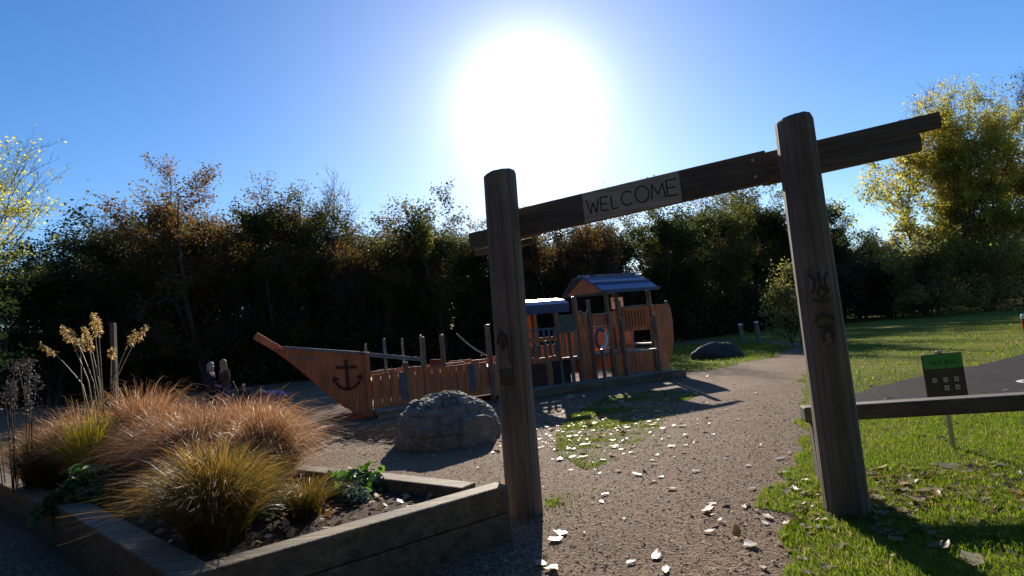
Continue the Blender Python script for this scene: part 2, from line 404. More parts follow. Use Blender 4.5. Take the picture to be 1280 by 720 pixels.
P = scatter(300000, (0.8, 9), (2.0, 8.2), LAWN, lambda P: inview(P) * np.clip(1.2 - (P[:, 1] - 2) * 0.13, 0.25, 1) * (0.55 + 0.45 * clumpy(P, 2.2)), 11, [TAR])
tag(grass_blades('lawn_grass', P, 0.045, 0.0052, M_turf, 12), 'short green grass of the lawn under the timber rail', 'grass', kind='stuff')
P = scatter(70000, (4, 34), (8.0, 32), LAWN, lambda P: inview(P) * np.clip(1.1 - P[:, 1] / 34, 0.15, 1), 13, [TAR])
tag(grass_blades('meadow_grass', P, 0.06, 0.022, M_turf, 14), 'sunlit mown grass beyond the dark play surface', 'grass', kind='stuff')
P = scatter(14000, (2.5, 14), (16, 34), VERGE, None, 15)
tag(grass_blades('verge_grass', P, 0.08, 0.03, M_turf, 16), 'rough grass on the far side of the path beyond the ship', 'grass', kind='stuff')
P = scatter(110000, (0.3, 3.6), (5.6, 13), patch_poly, lambda P: 0.06 + 0.75 * clumpy(P, 2.4, 9) ** 1.6, 17)
P2 = scatter(5000, (0.1, 0.85), (4.75, 5.6), None, lambda P: np.exp(-((P[:, 0] - 0.30) / 0.22) ** 2 - ((P[:, 1] - 5.15) / 0.16) ** 2) * clumpy(P, 6.0, 4), 18)
tag(grass_blades('path_grass', np.concatenate([P, P2]), 0.026, 0.010, M_turf, 19), 'thin grass patches worn into the bark path', 'grass', kind='stuff')

def leaf_bits(name, P, size, mat, seed, z=0.012, tilt=0.3, curl=0.35, var=0.35):
    """fallen leaves: lobed outline of twelve corners round a raised or sunken middle"""
    r = np.random.default_rng(seed); n = len(P); K = 12
    s = size * np.exp(r.normal(0, var, n)); a = r.uniform(0, 2 * np.pi, n); ph = np.arange(K) * 2 * np.pi / K
    rad = (1 + 0.16 * np.cos(5 * ph)[None, :] + r.normal(0, 0.10, (n, K))) * s[:, None] * 0.5
    x = rad * np.cos(ph) * r.uniform(1.0, 1.5, (n, 1)); y = rad * np.sin(ph) * r.uniform(0.55, 0.95, (n, 1))
    c1 = curl * r.normal(0.5, 0.9, (n, 1)); c2 = curl * r.normal(0.6, 0.9, (n, 1))
    zz = (c1 * x ** 2 + c2 * y ** 2) / s[:, None] * 1.6 + r.normal(0, 0.03, (n, K)) * s[:, None]
    tx = r.normal(0, tilt, (n, 1)); ty = r.normal(0, tilt, (n, 1)); zz = zz + tx * x + ty * y
    zz -= np.minimum(zz.min(1, keepdims=True), 0)
    ca, sa = np.cos(a)[:, None], np.sin(a)[:, None]
    X = P[:, :1] + x * ca - y * sa; Y = P[:, 1:2] + x * sa + y * ca
    mid = np.stack([P[:, 0], P[:, 1], z + zz.mean(1) * 0.55], 1)[:, None, :]
    V = np.concatenate([mid, np.stack([X, Y, z + zz], 2)], 1).reshape(-1, 3)
    k = np.arange(n)[:, None, None] * (K + 1); i = np.arange(K)
    F = (k + np.stack([np.zeros(K, int), 1 + i, 1 + (i + 1) % K], 1)[None]).reshape(-1, 3)
    return np_mesh(name, V, F, mat, None, np.repeat(np.clip(r.beta(1.6, 1.6, n), 0, 1), K))
def flat_bits(name, P, size, mat, seed, z=0.01, elong=1.6, tilt=0.35, curl=0.25, parent=None, zs=None):
    """leaf or chip shapes lying about, six corners folded along the middle"""
    r = np.random.default_rng(seed); n = len(P)
    a = r.uniform(0, 2 * np.pi, n); s = (size * r.uniform(0.55, 1.35, n))[:, None]
    nr = np.stack([r.normal(0, tilt, n), r.normal(0, tilt, n), np.ones(n)], 1); nr /= np.linalg.norm(nr, axis=1, keepdims=True)
    d = np.stack([np.cos(a), np.sin(a), np.zeros(n)], 1); d -= nr * np.sum(d * nr, 1, keepdims=True); d /= np.linalg.norm(d, axis=1, keepdims=True)
    e = np.cross(nr, d); c = curl * r.uniform(-0.3, 1.3, (n, 1))
    C = np.concatenate([P[:, :2], (np.full((n, 1), z) if zs is None else zs[:, None])], 1) + np.array([0, 0, 1]) * s * tilt * 0.45
    L = s * 0.5 * np.sqrt(elong); Wd = s * 0.5 / np.sqrt(elong)
    v = [C - d * L, C - d * L * 0.35 + e * Wd + nr * s * c * 0.4, C + d * L * 0.45 + e * Wd * 0.8 + nr * s * c * 0.4,
         C + d * L + nr * s * c * 0.3, C + d * L * 0.45 - e * Wd * 0.8 + nr * s * c * 0.4, C - d * L * 0.35 - e * Wd + nr * s * c * 0.4]
    V = np.stack(v, 1).reshape(-1, 3); k = np.arange(n)[:, None] * 6
    F = np.concatenate([k + np.array([0, 1, 2, 3]), k + np.array([0, 3, 4, 5])], 0)
    t = r.uniform(0, 1, n); return np_mesh(name, V, F, mat, parent, np.concatenate([t, t]))
PLANT = [(-0.05, 4.62), (-0.10, 4.2), (-1.96, 2.95), (-4.5, 5.05), (-7.4, 7.9), (-7, 9), (-1.48, 5.35)]
P = scatter(110000, (-7, 5), (1.9, 12), None, lambda P: inview(P) * np.clip(1.15 - P[:, 1] / 11.5, 0.05, 1), 21, [LAWN, PLANT])
tag(flat_bits('bark_chips', P, 0.014, M_chip, 22, 0.002, 2.8, 0.4, 0.1), 'brown bark chips covering the path', 'bark chips', kind='stuff')
r_ = np.random.default_rng(31)
Pl = np.concatenate([
    scatter(520, (-6, 7), (3, 16), None, lambda P: inview(P) * (0.25 + 0.75 * clumpy(P, 0.9, 5)), 32, [PLANT, TAR]),
    r_.normal((2.2, 3.9), (0.5, 0.35), (90, 2)), r_.normal((3.3, 4.3), (0.75, 0.22), (420, 2)), r_.normal((3.3, 4.85), (0.6, 0.2), (260, 2)), r_.normal((1.45, 9.4), (0.75, 1.6), (380, 2)), r_.normal((0.6, 8.6), (0.7, 1.1), (110, 2)),
    r_.normal((-3.4, 3.2), (0.8, 0.6), (240, 2)), r_.uniform((5, 7.3), (11, 12), (45, 2))])
Pl = Pl[~inside(Pl, PLANT)]
Pl = Pl[(Pl[:, 1] > 2.3)]
tag(leaf_bits('leaf_litter', Pl, 0.046, M_litter, 33, 0.012, 0.16, 0.16, 0.4), 'dry fallen leaves strewn over grass and path', 'fallen leaves', kind='stuff')

# single pale leaves one can count on the path near the gateway
def make_leaf(name, mat, seed):
    return leaf_bits(name, np.zeros((1, 2)), 0.080, mat, seed, 0.012, 0.06, 0.12, 0.0)
leaf0 = None; leaf_kinds = []
leaf_px = [(702, 668), (695, 676), (820, 697), (789, 704), (832, 714), (890, 630), (886, 636), (756, 619), (752, 628), (797, 594), (826, 597), (907, 574), (843, 572), (960, 648),
           (957, 655), (938, 683), (692, 712), (940, 612), (980, 592), (700, 575), (717, 562), (738, 553), (660 + 90, 592), (870, 590), (975, 574), (935, 583), (985, 618), (1002, 700), (720, 545), (776, 562)]
rl = random.Random(5)
for i, (px, py) in enumerate(leaf_px):
    p = gp(px, py)
    if i == 0:
        leaf0 = make_leaf('fallen_leaf', M_paleleaf, 3); o = leaf0
    else:
        if len(leaf_kinds) < 5: leaf_kinds.append(make_leaf('fallen_leaf', M_paleleaf, 40 + i)); o = leaf_kinds[-1]
        else: o = leaf_kinds[i % 5].copy(); COL.objects.link(o)
    o.location = p; o.rotation_euler = (0, 0, rl.uniform(0, 6.28)); k = rl.uniform(0.55, 1.15); o.scale = (k, k, k)
    tag(o, 'pale curled fallen leaf lying on the brown path', 'leaf', 'pale leaves scattered on the path')
o = make_leaf('fallen_leaf', M_orangeleaf, 8); o.location = gp(1275, 624) + Vector((0, 0, 0.03)); o.rotation_euler = (0.5, 0.1, 1.0); o.scale = (1.1, 1.1, 1.1)
tag(o, 'bright orange fallen leaf standing out on the lawn', 'leaf')
#SETTING_END

# ------------------------------------------------------------------ ship
SH0 = gp(465, 522); SH1 = gp(825, 470)
ship_rz = math.atan2(SH1.y - SH0.y, SH1.x - SH0.x)
ship = empty('play_ship', SH0, ship_rz, 'long orange-brown timber play ship with pointed bow and blue roofed cabins', 'playground ship')
def planks(name, s0, s1, z0, z1, t, mat, parent, w=0.14, th=0.035, jag=0.0, seed=0, bevel=0.004):
    r = random.Random(seed); m = MB(); n = max(1, round((s1 - s0) / w)); w = (s1 - s0) / n
    for i in range(n):
        a, b = r.uniform(-jag, jag), r.uniform(-jag, jag) * 0.3
        m.box((s0 + w * (i + 0.5), t + r.uniform(-0.004, 0.004), (z0 + z1 + a + b) / 2), (w - 0.012, th, z1 - z0 + a - b))
    return m.build(name, mat, parent, bevel=bevel, seg=1)
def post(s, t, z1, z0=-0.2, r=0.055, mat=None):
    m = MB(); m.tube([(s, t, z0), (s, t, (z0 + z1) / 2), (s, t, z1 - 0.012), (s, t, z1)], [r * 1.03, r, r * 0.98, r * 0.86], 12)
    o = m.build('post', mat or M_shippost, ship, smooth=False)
    m = MB(); m.tube([(s, t, z1 + 0.001), (s, t, z1 + 0.012), (s, t, z1 + 0.018)], [r * 0.9, r * 0.8, r * 0.4], 10); m.build('post_glint', M_postglint, o)  # pale disc imitates the sun glint on the post top
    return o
SW = 1.9
# bow: two slanted sides meeting at the stem
for side in (0, 1):
    t0 = 0.0 if side == 0 else SW
    t1 = 0.72 if side == 0 else SW - 0.72
    sg = 1 if side == 0 else -1
    def bp(s, z):
        k = max(0.0, -s) / 2.2; return (s, t0 + (t1 - t0) * k, z)
    poly = [bp(0, 0.02), bp(0, 1.42), bp(-1.70, 1.72), bp(-1.98, 1.76), bp(-1.62, 1.42), bp(-0.36, 0.13)]
    m = MB(); m.prism(poly, (0, sg * 0.05, 0)); b = m.build('bow_side', M_ship, ship, bevel=0.006, seg=1)
    m = MB(); m.bar(bp(0.02, 1.45), bp(-1.75, 1.765), 0.10, 0.05); m.build('bow_rail', M_shiprail, ship, bevel=0.006, seg=1)
    if side == 0:
        off = Vector((0, -0.012, 0)); nrm = Vector((0.31, 0, 0))
        m = MB()
        def ap(s, z): return Vector(bp(s, z)) + Vector((0, -0.008, 0))
        m.bar(ap(-0.47, 1.36), ap(-0.45, 0.68), 0.02, 0.075)
        m.bar(ap(-0.69, 1.20), ap(-0.24, 1.17), 0.02, 0.07)
        arc = [ap(-0.45 + 0.27 * math.sin(q), 0.98 - 0.29 * math.cos(q)) for q in np.linspace(-1.15, 1.15, 9)]
        for i in range(8): m.bar(arc[i], arc[i + 1], 0.02, 0.06)
        m.prism([ap(-0.78, 0.86), ap(-0.62, 0.93), ap(-0.74, 1.02)], (0, -0.012, 0)); m.prism([ap(-0.12, 0.86), ap(-0.28, 0.93), ap(-0.17, 1.02)], (0, -0.012, 0))
        ring = [ap(-0.47 + 0.07 * math.cos(q), 1.42 - 0.02 + 0.05 * math.sin(q)) for q in np.linspace(0, 2 * math.pi, 13)]
        m.build('anchor_emblem', M_anchor, b)
m = MB(); m.bar((-1.55, 0.95, 1.52), (-2.32, 0.95, 2.10), 0.12, 0.17); m.bar((-0.2, 0.95, 0.14), (-1.6, 0.95, 1.48), 0.09, 0.10)
m.build('stem_plank', M_ship, ship, bevel=0.01)
m = MB(); m.prism([(0, 0.05, 1.25), (0, SW - 0.05, 1.25), (-1.6, 0.95 + 0.45, 1.5), (-1.6, 0.95 - 0.45, 1.5)], (0, 0, 0.04)); m.build('bow_deck', M_shipdeck, ship)
m = MB()
m.box((-0.02, -0.02, 0.71), (0.10, 0.07, 1.46)); m.box((-0.02, SW + 0.02, 0.71), (0.10, 0.07, 1.46)); m.build('bow_frame', M_ship, ship, bevel=0.008)
# mid hull
h1 = planks('hull_side', 0.06, 2.88, 0.24, 0.98, 0.0, M_ship, ship, 0.20, 0.045, 0.035, 1)
for s_, w_ in ((0.76, 0.13), (2.46, 0.15)):
    m = MB(); m.box((s_, -0.03, 0.59), (w_, 0.02, 0.69)); m.build('blue_board', M_bluepale, h1)
planks('hull_side', 0.06, 7.8, 0.24, 0.98, SW, M_ship, ship, 0.22, 0.045, 0.03, 2)
m = MB(); m.bar((0.05, -0.03, 0.235), (2.95, -0.03, 0.235), 0.05, 0.14); m.build('hull_beam', M_ship, ship, bevel=0.008)
m = MB(); m.bar((0.02, 0.03, 1.42), (1.32, 0.03, 1.17), 0.06, 0.09); m.build('hand_rail', M_shiprail, ship, bevel=0.006)
for s0, s1, z in ((0.08, 0.62, 1.0), (0.9, 1.25, 1.0), (1.5, 2.3, 0.995), (2.5, 2.86, 1.0)):
    m = MB(); m.bar((s0, 0.0, z + 0.015), (s1, 0.0, z + 0.015), 0.075, 0.03); m.build('capping_rail', M_shipdeck, ship, bevel=0.005)
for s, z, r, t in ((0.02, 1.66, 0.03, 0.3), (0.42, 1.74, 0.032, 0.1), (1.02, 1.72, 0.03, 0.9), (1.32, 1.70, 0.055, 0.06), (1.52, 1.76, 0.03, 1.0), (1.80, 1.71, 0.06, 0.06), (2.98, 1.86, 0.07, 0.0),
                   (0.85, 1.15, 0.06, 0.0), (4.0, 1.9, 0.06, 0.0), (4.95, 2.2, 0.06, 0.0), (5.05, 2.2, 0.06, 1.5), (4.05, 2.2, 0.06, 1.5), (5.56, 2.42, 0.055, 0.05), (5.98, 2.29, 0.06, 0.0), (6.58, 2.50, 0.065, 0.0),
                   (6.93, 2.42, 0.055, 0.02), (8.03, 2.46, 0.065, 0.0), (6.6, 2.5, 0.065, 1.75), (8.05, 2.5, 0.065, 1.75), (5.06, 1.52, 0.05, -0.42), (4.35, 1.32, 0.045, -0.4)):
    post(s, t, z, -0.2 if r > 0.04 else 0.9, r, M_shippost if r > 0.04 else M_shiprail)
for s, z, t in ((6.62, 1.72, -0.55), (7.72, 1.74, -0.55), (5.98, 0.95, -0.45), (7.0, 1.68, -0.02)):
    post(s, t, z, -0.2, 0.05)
m = MB(); q = [Vector((2.2 + 0.75 * k / 10, 0.1, 1.72 - 0.62 * k / 10 - 0.06 * math.sin(math.pi * k / 10))) for k in range(11)]
m.tube(q, 0.018, 6); m.build('rope', M_rope, ship, smooth=True)
m = MB(); m.box((3.9, SW / 2, 0.80), (7.7, SW - 0.1, 0.06)); m.build('deck', M_shipdeck, ship)
m = MB(); m.box((0.58, -0.42, 0.17), (1.15, 0.55, 0.06)); m.box((0.58, -0.6, 0.06), (1.1, 0.08, 0.16)); m.build('step', M_shipdeck, ship, bevel=0.008)
m = MB(); m.bar((3.4, -0.95, 0.10), (8.2, -0.95, 0.10), 0.12, 0.20); m.build('base_beam', M_sleeper, ship, bevel=0.012)
m = MB(); m.box((5.8, -0.47, 0.16), (4.6, 0.8, 0.05)); m.build('landing', M_shipdeck, ship, bevel=0.008)
planks('hull_side', 2.98, 4.9, 0.1, 0.92, 0.0, M_ship, ship, 0.19, 0.045, 0.03, 3)
m = MB(); m.bar((1.45, 0.02, 1.07), (1.72, 0.02, 1.05), 0.05, 0.18); m.build('red_panel', M_red, ship, bevel=0.005)
# small wheelhouse
m = MB()
prof = [(-0.14, 2.06), (-0.17, 2.26), (0.05, 2.37), (0.45, 2.45), (0.95, 2.48), (1.4, 2.44), (1.75, 2.30), (1.78, 2.10)]
inn = [(t * 0.985 + 0.012, z - 0.035) for t, z in prof]
poly = [(3.92, t, z) for t, z in prof] + [(3.92, t, z) for t, z in reversed(inn)]
m.prism(poly, (1.38, 0, 0)); m.build('cabin_roof', M_blue, ship, bevel=0.004, seg=1)
planks('cabin_wall', 3.98, 4.92, 0.94, 1.22, 0.0, M_ship, ship, 0.16, 0.04, 0.0, 5)
m = MB()
for k in range(6): m.bar((4.05 + k * 0.16, -0.02, 0.92), (4.05 + k * 0.16, -0.02, 1.62), 0.05, 0.03, up=(0, 1, 0))
m.bar((3.98, -0.02, 1.63), (4.95, -0.02, 1.63), 0.05, 0.05); m.build('slat_railing', M_bluepale, ship)
planks('cabin_back', 3.98, 5.0, 0.9, 2.2, 1.6, M_ship, ship, 0.2, 0.04, 0, 6)
m = MB(); m.box((4.45, -0.03, 1.36), (0.9, 0.03, 0.12)); m.build('name_board', M_orange, ship, bevel=0.004)
# middle part
m = MB()
for k in range(5): m.bar((5.07 + k * 0.085, 0.0, 1.55), (5.07 + k * 0.085, 0.0, 1.92), 0.012, 0.012, up=(0, 1, 0))
for k in range(5): m.bar((5.03, 0.0, 1.56 + k * 0.085), (5.46, 0.0, 1.56 + k * 0.085), 0.012, 0.012)
m.bar((5.0, 0, 1.94), (5.5, 0, 1.94), 0.06, 0.03); m.bar((5.0, 0, 1.52), (5.5, 0, 1.52), 0.06, 0.03); m.box((5.25, 0.04, 1.73), (0.46, 0.02, 0.36)); m.build('net_window', M_net, ship)
planks('cabin_wall', 5.02, 5.54, 0.84, 1.5, 0.0, M_ship, ship, 0.17, 0.04, 0.0, 7)
planks('cabin_wall', 5.6, 5.94, 0.1, 1.98, 0.02, M_ship, ship, 0.17, 0.04, 0.02, 8)
m = MB(); q = [Vector((5.62 + 0.36 * k / 8, -0.03, 1.96 + 0.06 * math.sin(k * 1.1) + 0.03 * k / 8)) for k in range(9)]; m.tube(q, 0.022, 6); m.build('rope', M_rope, ship, smooth=True)
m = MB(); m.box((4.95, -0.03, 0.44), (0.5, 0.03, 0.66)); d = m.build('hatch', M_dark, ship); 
m = MB(); m.box((4.2, -0.035, 0.45), (0.75, 0.03, 0.62)); m.build('lower_panel', M_anchor, ship, bevel=0.004)
# tower cabin
planks('tower_wall', 6.05, 6.52, 1.58, 1.88, 0.0, M_ship, ship, 0.12, 0.04, 0.0, 9)
m = MB(); m.bar((6.0, -0.02, 1.535), (6.55, -0.02, 1.535), 0.09, 0.05); m.bar((6.02, -0.02, 1.905), (6.55, -0.02, 1.905), 0.08, 0.04); m.build('window_sill', M_shipdeck, ship, bevel=0.005)
pts = [(6.26 + 0.16 * math.cos(q), -0.03, 1.23 + 0.26 * math.sin(q)) for q in np.linspace(0, 2 * math.pi, 25)]
m = MB(); m.tube(pts, 0.05, 8, cap=False); rg = m.build('life_ring', M_bluepale, ship, smooth=True)
m = MB(); m.tube([(x, y - 0.008, z) for x, y, z in pts[-9:] + pts[1:4]], 0.05, 8); m.build('white_band', M_white, rg, smooth=True)
planks('tower_wall', 6.66, 7.96, 0.10, 0.76, 0.0, M_ship, ship, 0.33, 0.04, 0.0, 10)
planks('tower_wall', 6.66, 7.05, 0.9, 1.95, 0.02, M_ship, ship, 0.2, 0.04, 0.0, 11)
planks('tower_wall', 7.05, 7.96, 1.93, 2.02, 0.0, M_ship, ship, 0.9, 0.04, 0.0, 14)
m = MB()
for k in range(8): m.bar((7.08 + k * 0.105, -0.03, 1.46 + 0.02 * (k % 2)), (7.08 + k * 0.105, -0.03, 1.90), 0.055, 0.025, up=(0, 1, 0))
m.build('orange_slats', M_orange, ship, bevel=0.003)
m = MB(); m.box((7.5, 0.03, 1.66), (0.9, 0.03, 0.62)); m.build('tower_wall', M_ship, ship)
m = MB(); m.bar((6.95, -0.02, 2.04), (8.0, -0.02, 2.04), 0.05, 0.04); m.build('window_sill', M_shiprail, ship, bevel=0.004)
m = MB(); m.box((7.62, 1.0, 2.22), (0.42, 0.03, 0.34)); wp = m.build('notice_panel', M_white, ship, bevel=0.004)
m = MB(); m.box((7.64, 0.98, 2.19), (0.17, 0.02, 0.2)); m.box((7.52, 0.98, 2.3), (0.06, 0.02, 0.06)); m.build('panel_picture', M_signdark, wp)
m = MB()
for s0, k in ((6.86, 1), (7.66, 0)):
    q = [Vector((s0 + 0.06 * math.sin(k + 2.6 * j / 10) + 0.14 * j / 10 * k, -0.5, 1.62 - 0.82 * j / 10)) for j in range(11)]
    m2 = MB(); m2.tube(q, 0.02, 8); m2.build('grab_rail', M_shiprail, ship, smooth=True)
for s0, s1, t in ((6.62, 7.0, -0.5), (7.05, 7.35, -0.52), (7.4, 7.74, -0.5), (5.02, 5.36, -0.2), (6.0, 6.2, -0.12)):
    m = MB(); m.box(((s0 + s1) / 2, t, 0.80), (s1 - s0, 0.3, 0.05)); m.build('deck_edge', M_shipdeck, ship, bevel=0.006)
m = MB(); m.bar((6.1, -0.12, 0.84), (6.5, -0.12, 0.98), 0.05, 0.03); m.build('rope', M_rope, ship)
m = MB(); m.bar((6.62, -0.04, 0.82), (6.62, -0.04, 1.62), 0.06, 0.04, up=(0, 1, 0)); m.bar((6.76, -0.04, 0.82), (6.76, -0.04, 1.5), 0.06, 0.03, up=(0, 1, 0)); m.build('orange_strip', M_orange, ship, bevel=0.004)
for s0, s1, h0 in ((6.66, 8.0, 0.9),):
    planks('tower_back', s0, s1, 0.9, 1.95, 1.75, M_ship, ship, 0.25, 0.04, 0.0, 12)
m = MB()
prof = [(-0.30, 2.50), (0.15, 2.76), (0.55, 2.96), (0.85, 3.06), (1.2, 3.04), (1.6, 2.86), (2.0, 2.60)]
inn = [(t, z - 0.05) for t, z in prof]
poly = [(6.32, t, z) for t, z in prof] + [(6.32, t, z) for t, z in reversed(inn)]
m.prism(poly, (1.92, 0, 0)); rf = m.build('cabin_roof', M_blue, ship, bevel=0.004, seg=1)
m = MB()
for (ta, za), (tb, zb) in zip(prof[:3], prof[1:4]):
    m.bar((6.30, ta, za + 0.025), (8.26, ta, za + 0.025), 0.03, 0.03)
m.bar((6.28, 0.85, 3.08), (8.28, 0.85, 3.08), 0.10, 0.035); m.build('roof_batten', M_blue, rf)
m = MB()
poly = [(6.42, -0.2, 2.50), (6.42, 0.85, 3.0), (6.42, 1.9, 2.58)]
m.prism(poly, (0.03, 0, 0)); m.build('gable', M_ship, ship)
# stern with its rounded outer edge
m = MB()
edge = [(8.12, 0.12), (8.40, 0.22), (8.62, 0.55), (8.74, 1.0), (8.78, 1.5), (8.76, 1.9), (8.70, 2.04), (8.12, 2.04)]
m.prism([(s, -0.02, z) for s, z in edge], (0, 0.05, 0)); m.build('stern_side', M_ship, ship, bevel=0.006)
m = MB(); m.prism([(s, SW, z) for s, z in edge], (0, 0.05, 0)); m.build('stern_side', M_ship, ship, bevel=0.006)
m = MB(); m.prism([(8.14, 0.05, 0.9), (8.66, 0.05, 0.9), (8.66, SW - 0.03, 0.9), (8.14, SW - 0.03, 0.9)], (0, 0, 0.05)); m.build('stern_deck', M_shipdeck, ship)
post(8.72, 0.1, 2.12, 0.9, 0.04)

# ------------------------------------------------------------------ stone dome
dc = Vector((-1.22, 8.92, 0))
dome = empty('stone_dome', dc, 0, 'grey stone block dome with a low entrance block, on the bark beside the ship', 'stone dome')
nu, nv = 300, 96; V = []; F = []
rd = np.random.default_rng(4)
rows = 7
offs = [0.0, 0.35, 0.1, 0.55, 0.2, 0.7, 0.3]; cnt = [22, 21, 20, 17, 13, 9, 4]
jit = rd.uniform(-0.10, 0.10, (rows, 24)); hgt = rd.normal(0, 0.016, (rows, 24))
for j in range(nv + 1):
    el = (j / nv) * math.pi / 2
    for i in range(nu):
        az = i / nu * 2 * math.pi
        row = min(rows - 1, int(el / (math.pi / 2) * rows)); fr = el / (math.pi / 2) * rows - row
        u = (az / (2 * math.pi) * cnt[row] + offs[row]) % cnt[row]; bi = int(u); fu = u - bi + jit[row][bi] * 0.5
        du = min(abs(fu), abs(1 - fu)) * (2 * math.pi / cnt[row]) * math.cos(el) * 0.75
        dv = min(fr + 0.02, 1 - fr) * (math.pi / 2 / rows) * 0.75
        if row == rows - 1: dv = fr * (math.pi / 2 / rows) * 0.75
        g = min(du, dv); gr = max(0.0, 1 - g / 0.026)
        rr = 1 + hgt[row][bi] - (0.075 if row >= 4 else 0.03) * gr ** 1.5 + 0.006 * math.sin(az * 23 + j) 
        rr *= 1 + 0.035 * math.sin(az * 2 + 1.0) * math.cos(el * 2) + 0.025 * math.sin(az * 3 + el * 4)
        sup = 0.86
        cz = math.sin(el) ** sup; cr = math.cos(el) ** 0.8
        V.append((0.80 * rr * cr * math.cos(az), 0.80 * rr * cr * math.sin(az), 0.765 * rr * cz - 0.03))
for j in range(nv):
    for i in range(nu):
        a = j * nu + i; b = j * nu + (i + 1) % nu; F.append((a, b, b + nu, a + nu))
np_mesh('dome_shell', V, F, M_stone, dome, smooth=True)
m = MB(); px = Vector((0.47, -0.52, 0))
dirx = Vector((0.55, -0.83, 0)).normalized(); sx = Vector((dirx.y * -1, dirx.x, 0))
prof2 = [(-0.27, -0.03), (-0.27, 0.30), (-0.20, 0.385), (-0.05, 0.42), (0.12, 0.41), (0.23, 0.36), (0.27, 0.28), (0.27, -0.03)]
pl = [px + sx * a + Vector((0, 0, z)) - dirx * 0.25 for a, z in prof2]
m.prism(pl, dirx * 0.42); eb = m.build('entrance_block', M_stone, dome, bevel=0.03, seg=3)

# ------------------------------------------------------------------ gateway
GA = Vector((-0.075, 4.92, 0)); GB = Vector((2.28, 4.24, 0))
g_rz = math.atan2(GB.y - GA.y, GB.x - GA.x)
gate = empty('entrance_gateway', GA, g_rz, 'tall timber gateway of two round posts and a plank lintel carved WELCOME', 'gateway')
GL = (GB - GA).length
def g_local(p):
    return Matrix.Rotation(-g_rz, 3, 'Z') @ (Vector(p) - GA)
def gate_post(x, h, r0, r1, lean, seed):
    r = random.Random(seed); n = 40; rings = [-0.3, 0.0, 0.3, 0.7, 1.1, 1.5, 1.9, 2.3, h - 0.12, h - 0.025, h]
    wob = [r.uniform(-0.006, 0.006) for _ in range(n)]
    vs = []; 
    for j, z in enumerate(rings):
        k = max(0, z) / h; rad = r0 + (r1 - r0) * k
        if j == len(rings) - 1: rad *= 0.90
        for i in range(n):
            a = 2 * math.pi * i / n; q = rad + wob[i] + 0.003 * math.sin(3 * a + z * 2)
            if i in (5, 17, 31): q -= 0.008
            vs.append((x + lean[0] * max(0, z) + q * math.cos(a), lean[1] * max(0, z) + q * math.sin(a), z + (0.012 * math.sin(a + seed) if j == len(rings) - 1 else 0)))
    m = MB(); L = len(rings)
    fs = [(j * n + i, j * n + (i + 1) % n, (j + 1) * n + (i + 1) % n, (j + 1) * n + i) for j in range(L - 1) for i in range(n)] + [tuple(range((L - 1) * n, L * n))]
    m.add(vs, fs); return m.build('post', M_post, gate, smooth=False, bevel=0.0)
pa = gate_post(0.0, 2.97, 0.150, 0.142, (0.022, 0.0), 1); pb = gate_post(GL, 2.97, 0.150, 0.135, (0.006, 0.0), 2)
def wrap(x, r, a, z, out=0.0):
    """point on a post's camera side: a metres across, z up"""
    q = a / r; return Vector((x + (r + out) * math.sin(q), -(r + out) * math.cos(q), z))
def relief(name, x, r, strokes, mat, parent, w=0.02, out=0.002):
    m = MB()
    for st in strokes:
        m.tube([wrap(x, r, a, z, out) for a, z in st], w, 6)
    return m.build(name, mat, parent, smooth=True)
def patch(name, x, r, outline, mat, parent, out=0.006):
    m = MB(); n = len(outline); c = (sum(a for a, z in outline) / n, sum(z for a, z in outline) / n)
    vs = [wrap(x, r, *c, out)] + [wrap(x, r, c[0] + (a - c[0]) * k, c[1] + (z - c[1]) * k, out if k < 0.95 else -0.004) for k in (0.5, 0.9, 1.0) for a, z in outline]
    fs = [(0, 1 + i, 1 + (i + 1) % n) for i in range(n)] + [(1 + q * n + i, 1 + (q + 1) * n + i, 1 + (q + 1) * n + (i + 1) % n, 1 + q * n + (i + 1) % n) for q in (0, 1) for i in range(n)]
    m.add(vs, fs); return m.build(name, mat, parent, smooth=True)
# right post carving: twin curled horns over a bowl, an arch and small figures below
xr = GL + 0.009
c1 = patch('carving', xr, 0.147, [(-0.075, 1.79), (0.065, 1.79), (0.08, 1.66), (0.07, 1.45), (-0.06, 1.45), (-0.085, 1.62)], M_carve, pb, 0.006)
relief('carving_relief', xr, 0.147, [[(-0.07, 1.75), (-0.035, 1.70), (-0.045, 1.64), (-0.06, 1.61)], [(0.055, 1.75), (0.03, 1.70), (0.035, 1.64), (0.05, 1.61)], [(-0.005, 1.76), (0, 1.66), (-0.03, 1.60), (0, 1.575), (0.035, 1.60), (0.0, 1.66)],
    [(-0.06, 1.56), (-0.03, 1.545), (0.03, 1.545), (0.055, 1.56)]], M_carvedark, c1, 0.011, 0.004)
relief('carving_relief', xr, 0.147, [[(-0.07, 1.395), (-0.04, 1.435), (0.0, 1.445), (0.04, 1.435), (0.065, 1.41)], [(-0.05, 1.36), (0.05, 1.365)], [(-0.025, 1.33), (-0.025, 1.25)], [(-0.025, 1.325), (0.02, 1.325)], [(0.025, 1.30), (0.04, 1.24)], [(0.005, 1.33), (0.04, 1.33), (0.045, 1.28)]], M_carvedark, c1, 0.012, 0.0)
patch('carving_patch', xr, 0.147, [(-0.04, 1.345), (0.05, 1.345), (0.055, 1.23), (-0.035, 1.23)], M_carve, c1, 0.003)
